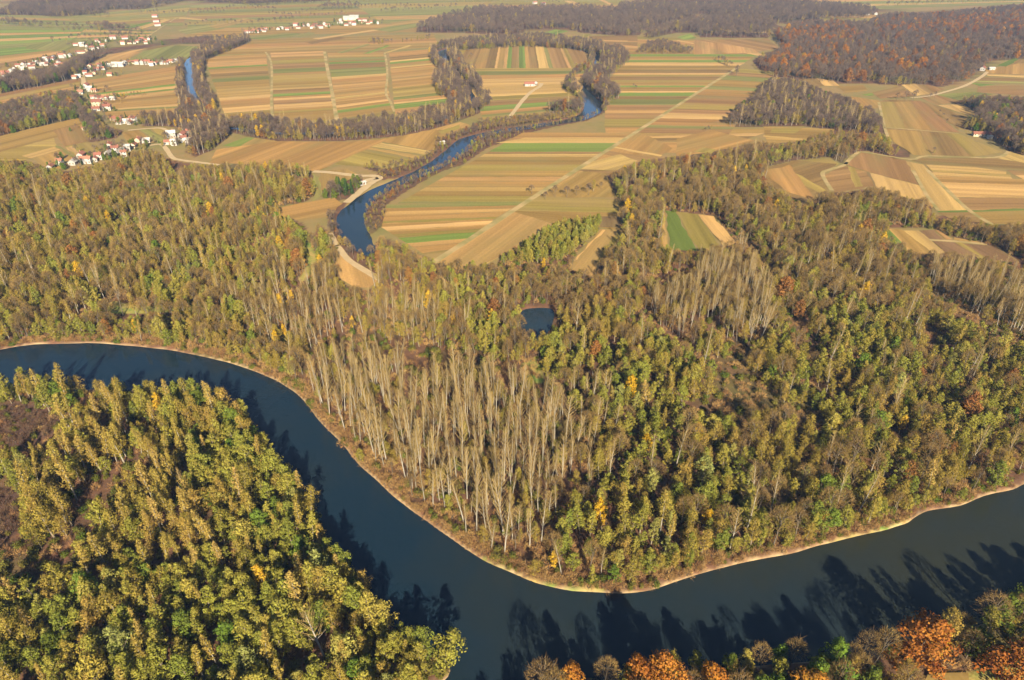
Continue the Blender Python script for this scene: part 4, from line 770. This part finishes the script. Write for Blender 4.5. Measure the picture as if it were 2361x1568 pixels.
TILE = .251
V1 = [(750, 1440, 11, 7), (680, 1510, 10, 8), (880, 1480, 9, 6), (915, 1465, 8, 6), (800, 1500, 12, 6), (1015, 1370, 10, 6), (1060, 1378, 8, 6), (1120, 1400, 9, 7), (1150, 1440, 7, 5), (1000, 1425, 9, 6), (1230, 1352, 11, 7), (1280, 1322, 8, 6), (1340, 1310, 12, 7), (1560, 1325, 12, 6), (1605, 1335, 7, 5), (1580, 1262, 11, 8), (1680, 1272, 12, 7), (1700, 1305, 8, 6), (1722, 1240, 7, 5), (1762, 1240, 12, 5), (1735, 1325, 7, 5), (470, 1552, 8, 6), (1085, 1400, 6, 5), (1180, 1385, 7, 5), (560, 1520, 7, 5)]
V2 = [(1095, 1112, 11, 7), (1100, 1140, 9, 6), (1165, 1132, 9, 7), (1230, 1122, 9, 6), (1048, 1105, 8, 6), (1195, 1140, 7, 5), (790, 1195, 8, 4)]
V2b = [(890, 1016, 12, 7), (992, 1012, 11, 8), (900, 970, 14, 9), (870, 905, 11, 5), (935, 915, 9, 6), (800, 812, 11, 7), (830, 838, 9, 6), (742, 862, 9, 7), (1040, 918, 8, 5), (965, 968, 7, 5), (985, 915, 7, 5), (870, 845, 8, 6)]
V3 = [(690, 722, 9, 7), (722, 712, 9, 6), (822, 702, 12, 6), (792, 690, 8, 6), (1012, 696, 9, 7), (832, 632, 10, 7), (858, 655, 10, 6), (892, 645, 11, 6), (778, 652, 9, 6), (925, 622, 9, 6), (870, 680, 8, 6), (955, 640, 8, 6)]
V3r = [(1012, 612, 10, 7), (1062, 612, 11, 7), (1115, 612, 10, 6), (1148, 600, 8, 6), (1180, 588, 10, 8), (1222, 586, 11, 7), (1262, 592, 9, 7), (1312, 592, 12, 7), (1362, 592, 11, 8), (1430, 592, 11, 8), (1492, 590, 10, 6), (1530, 590, 9, 6), (1568, 575, 12, 8), (1612, 570, 12, 7), (1395, 605, 8, 6)]
V4 = [(20, 682, 12, 7), (62, 682, 10, 7), (100, 662, 10, 7), (48, 702, 9, 6), (168, 612, 9, 6), (222, 612, 10, 7), (262, 610, 9, 6), (300, 602, 10, 7), (332, 585, 9, 6), (378, 582, 11, 7), (392, 602, 9, 6), (422, 600, 10, 7), (442, 570, 12, 7), (472, 552, 11, 7), (492, 540, 10, 7), (540, 580, 12, 8), (568, 622, 11, 8), (538, 622, 9, 6), (568, 532, 10, 6), (602, 532, 9, 6), (640, 522, 12, 8), (690, 545, 9, 6), (205, 642, 9, 6), (300, 640, 11, 6), (420, 550, 9, 6), (130, 640, 8, 6)]
V4b = [(720, 492, 9, 6), (762, 490, 11, 6), (802, 470, 9, 6), (852, 460, 10, 6), (900, 450, 9, 6), (942, 426, 9, 7), (698, 420, 10, 6), (758, 426, 11, 7), (802, 432, 10, 6), (900, 382, 12, 7), (915, 395, 9, 6), (982, 380, 12, 7), (1042, 360, 14, 8), (1150, 358, 14, 9), (1130, 410, 9, 6), (1192, 402, 9, 7), (1268, 390, 9, 6), (1300, 368, 11, 8), (1335, 382, 9, 7), (1370, 365, 11, 7), (1342, 402, 9, 6), (1240, 402, 8, 6), (840, 430, 9, 6)]
V5 = [(10, 302, 11, 7), (40, 282, 11, 7), (80, 292, 10, 7), (92, 272, 9, 6), (210, 272, 14, 9), (240, 268, 10, 7), (290, 276, 10, 7), (370, 242, 14, 8), (392, 262, 12, 7), (432, 242, 10, 7), (482, 242, 12, 8), (530, 252, 13, 8), (545, 235, 12, 8), (582, 252, 10, 7), (602, 262, 11, 7), (632, 232, 12, 8), (662, 242, 13, 8), (780, 202, 12, 8), (792, 222, 11, 7), (832, 236, 11, 7), (872, 222, 13, 8), (902, 232, 12, 8), (952, 192, 11, 8), (1000, 200, 12, 7), (1030, 222, 11, 7), (1062, 212, 10, 7), (1122, 222, 9, 6), (-85, 312, 9, 6), (-45, 300, 10, 7), (-15, 292, 11, 7), (760, 215, 10, 7), (975, 215, 10, 7), (510, 262, 10, 7)]
zi_v = len(ZONES); ZONES.append('village_gardens')
for rows_, ox_ in ((V1, 0), (V2, 0), (V2b, 0), (V3, 0), (V3r, 0), (V4, 0), (V4b, 0), (V5, 590)):
    for zx, zy, L_, W_ in rows_:
        for q_ in range(5):
            pp = up(ox_ + zx * TILE, zy * TILE) + np.array([rng.choice((-1, 1)) * rng.uniform(7, 15), rng.uniform(-10, 14)])
            a_ = choose(1, dict(D=.5, G=.2, V=.15, K=.15))[0]; f_ = int(rng.integers(len(FORMS[a_]))); sc_ = rng.uniform(.28, .62); TR[a_].append((pp[0], pp[1], f_, sc_, BASEH[a_][f_] * sc_, zi_v))

def one(kind, u, v, H, form=0, zone='single'):
    if zone not in ZONES: ZONES.append(zone)
    p = up(u, v); TR[kind].append((p[0], p[1], form, H / BASEH[kind][form], H, ZONES.index(zone)))
def clear_round(u, v, r, kinds='WVCPBDORYG', zones=None):
    p = up(u, v)
    for k_ in kinds: TR[k_] = [r_ for r_ in TR[k_] if (r_[0] - p[0]) ** 2 + (r_[1] - p[1]) ** 2 > r * r or (zones and ZONES[r_[5]] not in zones)]
SINGLES = [  # kind, foot in the picture, height, form, label
  ('O', 2092, 1532, 23, 0, 'huge rust-orange oak on the near bank, lower right, with a broad round crown'), ('Y', 2150, 1520, 16, 1, 'golden yellow tree touching the right side of the huge orange oak'), ('O', 2330, 1590, 20, 0, 'orange-gold oak cut by the right edge beside the grassy path'),
  ('O', 1320, 1600, 15, 1, 'rounded orange tree near the bottom edge, leftmost orange one on the near bank'), ('O', 1480, 1600, 16, 1, 'orange tree on the near bank below the middle of the shadowed water'), ('O', 1640, 1604, 16, 1, 'orange tree at the bottom edge, left of the bright green bushes'), ('G', 1860, 1600, 15, 0, 'broad bright green tree at the bottom edge left of the huge oak'), ('G', 1780, 1612, 11, 1, 'low bright green tree at the bottom edge beside the broad green one'),
  ('B', 1395, 1585, 13, 0, 'dark leafless tree standing out against the shadowed water on the near bank'), ('Y', 2035, 1585, 6, 0, 'small golden bush below the huge orange oak'), ('W', 1025, 1530, 15, 1, 'large yellow-green willow at the tip of the wooded point, right over the water'),
  ('Y', 1388, 1225, 15, 0, 'narrow golden tree in the wood above the outer bend'), ('Y', 1490, 1045, 12, 1, 'golden yellow tree in the middle of the right wood'), ('Y', 640, 812, 13, 1, 'golden yellow tree by the upper river bank left of the poplars'), ('Y', 815, 760, 9, 0, 'small yellow tree among the bare poplars'), ('Y', 1275, 1310, 9, 0, 'yellow sapling at the bank beside the poplar stand'),
  ('Y', 1252, 622, 9, 1, 'yellow round tree at the foot of the planted block'), ('W', 830, 1064, 7, 3, 'yellow-green bush leaning over the water at the outer bank'), ('W', 2290, 1125, 14, 1, 'pale willow over the water at the far right bank'), ('O', 160, 262, 12, 1, 'rust-orange tree in the wood by the left edge'),
  ('K', 797, 452, 15, 0, 'dark green spruce in the copse beside the gravel road'), ('K', 812, 448, 13, 1, 'second dark spruce in the copse beside the gravel road'), ('K', 786, 446, 14, 0, 'dark spruce nearest the bare bushes of the roadside copse'),
  ('P', 748, 1515, 22, 3, 'pale leafless tree with forked white limbs in the lower left wood'), ('P', 1620, 850, 27, 2, 'tall pale poplar standing alone in the right wood')]
for i, sng in enumerate(SINGLES):
    clear_round(sng[1], sng[2], 8.5 if sng[3] > 19 else 5.0 if sng[3] > 12 else 3.0)
for i, sng in enumerate(SINGLES): one(sng[0], sng[1], sng[2], sng[3], sng[4], 'single%d' % i)

# ------------------------------------------------------------------ build: nearest trees as things, the rest as woods
WHERE = {'left_wood': 'in the left wood below the hamlet', 'middle_wood': 'behind the poplar stand', 'right_wood': 'in the wood above the right-hand bank',
 'back_wood': 'in the wood near the right-hand fields', 'poplar_stand': 'in the dense stand on the outer bank', 'back_poplars': 'in a pale clump of the right wood', 'plantation': 'in the planted block by the fields',
 'peninsula': 'in the wood on the river point', 'south_bank': 'on the near bank at the bottom edge', 'pool_bank': 'beside the dark old-arm pool', 'copse': 'in the copse beside the gravel road', 'bank_brush': 'along the river bank'}
LOOK = {'W': ('olive-green leafy willow', 'willow'), 'V': ('thin-leaved tan autumn tree', 'tree'), 'C': ('slender upright tan-leaved tree', 'tree'), 'P': ('bare pale-trunked poplar', 'poplar'), 'B': ('leafless brown tree', 'tree'), 'D': ('leafless grey tree', 'tree'),
 'O': ('rust-orange oak', 'oak'), 'R': ('dull rust-brown tree', 'tree'), 'Y': ('golden yellow tree', 'tree'), 'G': ('fresh green leafy tree', 'tree'), 'K': ('dark green spruce', 'spruce')}
STUFF = {'W': ('willow_wood', 'olive-green willow wood stretching along the river', 'wood'), 'V': ('autumn_wood', 'thin-leaved tan trees of the mixed river woods', 'wood'), 'C': ('slender_wood', 'slender upright trees massed in the woods', 'wood'), 'P': ('poplar_wood', 'pale bare poplars massed in the woods', 'wood'),
 'B': ('brown_wood', 'leafless brown trees massed in the river woods', 'wood'), 'D': ('bare_wood', 'leafless grey trees of belts and far woods', 'wood'), 'R': ('rust_wood', 'dull rust-brown trees dotted through the river woods', 'wood'), 'Q': ('dark_brush', 'dark brown brush on the open ground of the river point', 'brush'), 'O': ('oak_wood', 'rust-orange oaks scattered over the far right hill wood', 'wood'), 'Y': ('golden_wood', 'small golden trees dotted in far belts', 'wood'), 'G': ('green_wood', 'green-leaved trees in the far belts', 'wood'),
 'K': ('spruce_row', 'small dark spruces in the village gardens', 'spruces'), 'S': ('brush', 'brown leafless brush under trees and along banks', 'brush'), 'U': ('undergrowth', 'low green undergrowth beneath the trees', 'undergrowth')}
def gn_wood(kind, rows):
    nm, lab, cat = STUFF[kind]; n = len(rows)
    if not n: return
    col = bpy.data.collections.new(nm + '_forms')
    for i, f in enumerate(FORMS[kind]): col.objects.link(bpy.data.objects.new('%s_form_%02d' % (nm, i), f[2]))
    a = np.array([r_[:5] for r_ in rows]); me = bpy.data.meshes.new(nm); me.vertices.add(n)
    zz = np.zeros(n)
    me.vertices.foreach_set('co', np.c_[a[:, 0], a[:, 1], zz].astype(np.float32).ravel())
    r2 = np.random.default_rng(5); ln_ = .07 if kind == 'P' else .05; rot = np.c_[r2.normal(0, ln_, n), r2.normal(0, ln_, n), r2.uniform(0, 6.283, n)].astype(np.float32)
    sc = np.c_[a[:, 3] * r2.uniform(.85, 1.2, n), a[:, 3] * r2.uniform(.85, 1.2, n), a[:, 3]].astype(np.float32)
    at = me.attributes.new('idx', 'INT', 'POINT'); at.data.foreach_set('value', a[:, 2].astype(np.int32))
    at = me.attributes.new('rot', 'FLOAT_VECTOR', 'POINT'); at.data.foreach_set('vector', rot.ravel())
    at = me.attributes.new('scl', 'FLOAT_VECTOR', 'POINT'); at.data.foreach_set('vector', sc.ravel())
    o = link(nm, me); tag(o, lab, cat, kind='stuff')
    g = bpy.data.node_groups.new(nm, 'GeometryNodeTree')
    g.interface.new_socket('Geometry', in_out='INPUT', socket_type='NodeSocketGeometry'); g.interface.new_socket('Geometry', in_out='OUTPUT', socket_type='NodeSocketGeometry')
    gi = g.nodes.new('NodeGroupInput'); go = g.nodes.new('NodeGroupOutput'); ip = g.nodes.new('GeometryNodeInstanceOnPoints'); ci = g.nodes.new('GeometryNodeCollectionInfo')
    ci.inputs['Collection'].default_value = col; ci.inputs['Separate Children'].default_value = True; ci.inputs['Reset Children'].default_value = True
    def na(name, typ):
        nd = g.nodes.new('GeometryNodeInputNamedAttribute'); nd.data_type = typ; nd.inputs['Name'].default_value = name; return nd.outputs[0]
    ip.inputs['Pick Instance'].default_value = True
    g.links.new(gi.outputs[0], ip.inputs['Points']); g.links.new(ci.outputs[0], ip.inputs['Instance']); g.links.new(na('idx', 'INT'), ip.inputs['Instance Index'])
    g.links.new(na('rot', 'FLOAT_VECTOR'), ip.inputs['Rotation']); g.links.new(na('scl', 'FLOAT_VECTOR'), ip.inputs['Scale']); g.links.new(ip.outputs[0], go.inputs[0])
    md = o.modifiers.new('trees', 'NODES'); md.node_group = g
    return o
PER_KIND = 300
def tree_thing(kind, r_, label, group):
    tme, cme, _ = FORMS[kind][r_[2]]; nm, cat = KINDS[kind][3], LOOK[kind][1]
    root = bpy.data.objects.new(nm, None); COL.objects.link(root); root.empty_display_size = 1
    s = r_[3]; root.location = (r_[0], r_[1], 0); root.scale = (s * rng.uniform(.88, 1.15), s * rng.uniform(.88, 1.15), s); root.rotation_euler = (rng.normal(0, .06), rng.normal(0, .06), rng.uniform(0, 6.283))
    tag(root, label, cat, group)
    for pn, me in (('trunk', tme), ('crown', cme)):
        o = bpy.data.objects.new(pn, me); COL.objects.link(o); o.parent = root
counts = {}
for kind, rows in TR.items():
    if not rows: continue
    if kind in 'SUQ': gn_wood(kind, rows); counts[kind] = len(rows); continue
    a = np.array([(r_[0], r_[1], r_[4]) for r_ in rows]); u, v, s = pj(a[:, 0], a[:, 1], a[:, 2] * .7)
    seen = (u > 4) & (u < 2357) & (v > 4) & (v < 1566); size = np.where(seen, s * a[:, 2], 0)
    single = np.array([ZONES[r_[5]].startswith('single') for r_ in rows]); size[single] = 1e9
    order = np.argsort(-size); lim = PER_KIND + int(single.sum()); pick = [i for i in order[:lim] if size[i] > 0]; ps = set(pick)
    zid = np.array([r_[5] for r_ in rows]); med = {zz_: (np.percentile(u[pick][zid[pick] == zz_], [33, 67]), np.percentile(v[pick][zid[pick] == zz_], [33, 67]), np.median(a[pick][zid[pick] == zz_, 2])) for zz_ in set(zid[pick])}
    for i in pick:
        zn = ZONES[rows[i][5]]
        if zn.startswith('single'): tree_thing(kind, rows[i], SINGLES[int(zn[6:])][5], None)
        else:
            lk = LOOK[kind][0]; wh = WHERE.get(zn, 'in the far ' + zn.replace('_', ' ')); m_ = med[rows[i][5]]; side = ('left part', 'middle', 'right part')[int(np.searchsorted(m_[0], u[i]))]; dep = ('far', 'inner', 'front')[int(np.searchsorted(m_[1], v[i]))]; tl = 'taller' if a[i, 2] > m_[2] else 'lower'
            tree_thing(kind, rows[i], '%s %s %s, %s %s' % (tl, lk, wh, dep, side), '%s: %s %s, %s' % (lk, wh, dep, side))
    rest = [r_ for i, r_ in enumerate(rows) if i not in ps]; counts[kind] = (len(pick), len(rest))
    if rest: gn_wood(kind, rest)
print('TREES', counts)

# ------------------------------------------------------------------ houses
wall_m = [plain_mat('white_plaster', (.33, .317, .295)), plain_mat('cream_plaster', (.45, .37, .26)), plain_mat('grey_plaster', (.32, .30, .27))]
roof_m = [plain_mat('red_tile', (.20, .082, .056), .8, .22, 1.2), plain_mat('weathered_tile', (.22, .10, .065), .85, .25, 1.2), plain_mat('grey_sheet', (.34, .33, .31), .6, .15)]
glass_m = plain_mat('window_glass', (.03, .035, .04), .2, .1); door_m = plain_mat('door_wood', (.13, .07, .035)); chim_m = plain_mat('chimney_brick', (.30, .13, .09))
def boxm(name, x0, x1, y0, y1, z0, z1, mat):
    v = [(x, y, zz) for zz in (z0, z1) for x, y in ((x0, y0), (x1, y0), (x1, y1), (x0, y1))]
    me = bpy.data.meshes.new(name); me.from_pydata(v, [], [(3, 2, 1, 0), (4, 5, 6, 7), (0, 1, 5, 4), (1, 2, 6, 5), (2, 3, 7, 6), (3, 0, 4, 7)])
    if mat: me.materials.append(mat)
    return me
HM = {}
def house_meshes(L, Wd, h, pitch, wm_i, rm_i):
    key = (L, Wd, h, pitch, wm_i, rm_i)
    if key in HM: return HM[key]
    l, w, r = L / 2, Wd / 2, Wd / 2 * pitch
    wall = bpy.data.meshes.new('wall'); v = [(-l, -w, -.5), (l, -w, -.5), (l, w, -.5), (-l, w, -.5), (-l, -w, h), (l, -w, h), (l, w, h), (-l, w, h), (-l, 0, h + r), (l, 0, h + r)]
    wall.from_pydata(v, [], [(0, 1, 5, 4), (2, 3, 7, 6), (1, 2, 6, 9, 5), (3, 0, 4, 8, 7), (4, 5, 9, 8), (6, 7, 8, 9)]); wall.materials.append(wall_m[wm_i])
    e, o, th = .5, .45, .18; z0 = h - o * pitch
    v = []
    for x in (-l - e, l + e): v += [(x, -w - o, z0 + .05), (x, 0, h + r + .05), (x, w + o, z0 + .05), (x, w + o, z0 + .05 + th), (x, 0, h + r + .05 + th * 1.2), (x, -w - o, z0 + .05 + th)]
    roof = bpy.data.meshes.new('roof'); roof.from_pydata(v, [], [(0, 1, 4, 5), (1, 2, 3, 4), (6, 11, 10, 7), (7, 10, 9, 8), (0, 6, 7, 1), (1, 7, 8, 2), (2, 8, 9, 3), (3, 9, 10, 4), (4, 10, 11, 5), (5, 11, 6, 0)]); roof.materials.append(roof_m[rm_i])
    chim = boxm('chimney', l * .35, l * .35 + .6, .5, 1.1, h + r * .4, h + r + 1.1, chim_m)
    win = []
    for x in np.linspace(-l + 1.3, l - 1.3, max(2, int(L // 3.2))):
        for s in (-1, 1):
            for zz in ([1.0] if h < 4 else [1.0, 3.7]): win.append(boxm('window', x - .5, x + .5, s * w - .05, s * w + .05, zz, zz + 1.25, glass_m))
    for s in (-1, 1):
        for y in (-w * .45, w * .45): win.append(boxm('window', s * l - .05, s * l + .05, y - .45, y + .45, 1.0, 2.2, glass_m))
    door = boxm('door', .1, 1.1, -w - .08, -w + .02, 0, 2.1, door_m)
    HM[key] = (wall, roof, chim, win, door); return HM[key]
def house(u, v, rot, L, Wd, h, pitch=.8, wm_i=0, rm_i=0, label='', group=None, detail=True, cat='house', name='house'):
    ms = house_meshes(round(L * .76, 1), round(Wd * .76, 1), h * .9, pitch * .85, wm_i, rm_i); p = up(u, v)
    root = bpy.data.objects.new(name, None); COL.objects.link(root); root.location = (p[0], p[1], .1); root.rotation_euler = (0, 0, rot); tag(root, label, cat, group)
    link('wall', ms[0], root); rf = link('roof', ms[1], root)
    if detail:
        link('chimney', ms[2], rf)
        for wmm in ms[3]: link('window', wmm, root)
        link('door', ms[4], root)
    return root
hr = random.Random(3)
def village(rows, ox, rot0, where, group, detail, white=.8):
    xs_ = np.percentile([q_[0] for q_ in rows], [33, 67]); ys_ = np.median([q_[1] for q_ in rows])
    for zx, zy, L, Wd in rows:
        rm = 0 if hr.random() < .48 else (1 if hr.random() < .55 else 2); wmi = 0 if hr.random() < white else hr.choice((1, 2)); h_ = hr.choice((3.2, 3.2, 5.6))
        lab = '%s-roofed %s%s house %s, %s %s' % (('red', 'brown', 'grey')[rm], ('white', 'cream', 'grey')[wmi], ' two-storey' if h_ > 4 else '', where, 'nearer' if zy > ys_ else 'farther', ('left', 'middle', 'right')[int(np.searchsorted(xs_, zx))])
        house(ox + zx * TILE, zy * TILE, rot0 + hr.choice((0, 0, math.pi / 2)) + hr.uniform(-.15, .15), L, Wd, h_, .8, wmi, rm, lab, group, detail)
village(V1, 0, .15, 'in the hamlet by the left wood', 'houses of the nearest hamlet', True)
village(V2, 0, -.1, 'in the small cluster below the village', 'houses of the small cluster', True)
village(V2b, 0, .1, 'beside the village road bend', 'houses beside the village road', True)
village(V3, 0, .2, 'at the village road junction', 'houses at the junction', False)
village(V3r, 0, .12, 'in the row beside the fields', 'houses in the field-side row', False)
village(V4, 0, .35, 'in the left street behind trees', 'houses of the left street', False)
village(V4b, 0, .3, 'in the upper left village', 'houses of the upper left village', False)
village(V5, 590, .15, 'in the distant top village', 'houses of the distant village', False)
house(590 + 860 * TILE, 184 * TILE, .12, 34, 16, 7, .45, 1, 2, 'large pale hall on the rise of the distant village', None, False, 'hall', 'village_hall')
house(590 + 905 * TILE, 180 * TILE, .12, 26, 14, 8, .5, 0, 2, 'large white hall at the right of the distant village', None, False, 'hall', 'village_hall')
house(1180.5 + 160 * TILE, 790 * TILE, .05, 17, 8, 3.6, .8, 0, 0, 'white farmhouse with red roof alone in the straw field', None, True)
house(1180.5 + 212 * TILE, 785 * TILE, 1.2, 9, 6, 3.0, .8, 2, 2, 'grey shed beside the lone farmhouse in the straw field', None, True, 'shed', 'shed')
house(1770.6 + 1970 * TILE, 645 * TILE, .9, 13, 8, 4, .8, 0, 0, 'white farmhouse with red roof at the corner of the hill wood', None, True)
house(1770.6 + 2050 * TILE, 642 * TILE, .1, 12, 6, 3, .6, 2, 2, 'low grey shed beside the farmhouse at the hill wood', None, True, 'shed', 'shed')
house(1770.6 + 1955 * TILE, 1250 * TILE, -.12, 22, 7, 3, .8, 1, 0, 'long red-roofed barn at the edge of the right-hand wood', None, True, 'barn', 'barn')
house(1770.6 + 2032 * TILE, 1272 * TILE, .2, 6, 4, 2.6, .6, 0, 2, 'tiny white shed by the long red-roofed barn', None, False, 'shed', 'shed')
house(836, 426, .6, 7, 4.5, 2.6, .5, 0, 2, 'small white cabin in the copse by the gravel road', None, True, 'cabin', 'cabin')
house(1020, 332, .7, 6, 4, 2.4, .5, 0, 2, 'tiny white cabin on the bank of the old arm', None, False, 'cabin', 'cabin')
for i, (u_, v_, lab) in enumerate([(358, 40, 'red-roofed house in the far upper left fields'), (361, 51, 'pale house below the red-roofed one in the far fields'), (364, 60, 'white house on the far lane, lowest of three'), (1233, 9, 'white farmhouse near the top edge, left of a pair'), (1253, 11, 'white farmhouse near the top edge, right of a pair'), (2001, 34, 'white house before the far right woods, left of a pair'), (2019, 34, 'white house before the far right woods, right of a pair')]):
    house(u_, v_, .2 * i, 16, 9, 4.5, .8, 0, i % 2, lab, None, False)

# ------------------------------------------------------------------ haze over the whole plain
hz = boxm('haze', -14500, 14500, -3500, 14500, -8, 196, None); hz.materials.clear()
t = NT('haze_air'); pv = t.n('ShaderNodeVolumePrincipled'); pv.inputs['Color'].default_value = (.34, .57, 1.0, 1); pv.inputs['Density'].default_value = HAZE_DENSITY; pv.inputs['Anisotropy'].default_value = 0.0
o = t.n('ShaderNodeOutputMaterial'); t.l(pv.outputs[0], o.inputs['Volume']); hz.materials.append(t.m)
tag(link('haze', hz), 'pale blue haze lying over the plain', 'haze', kind='stuff')
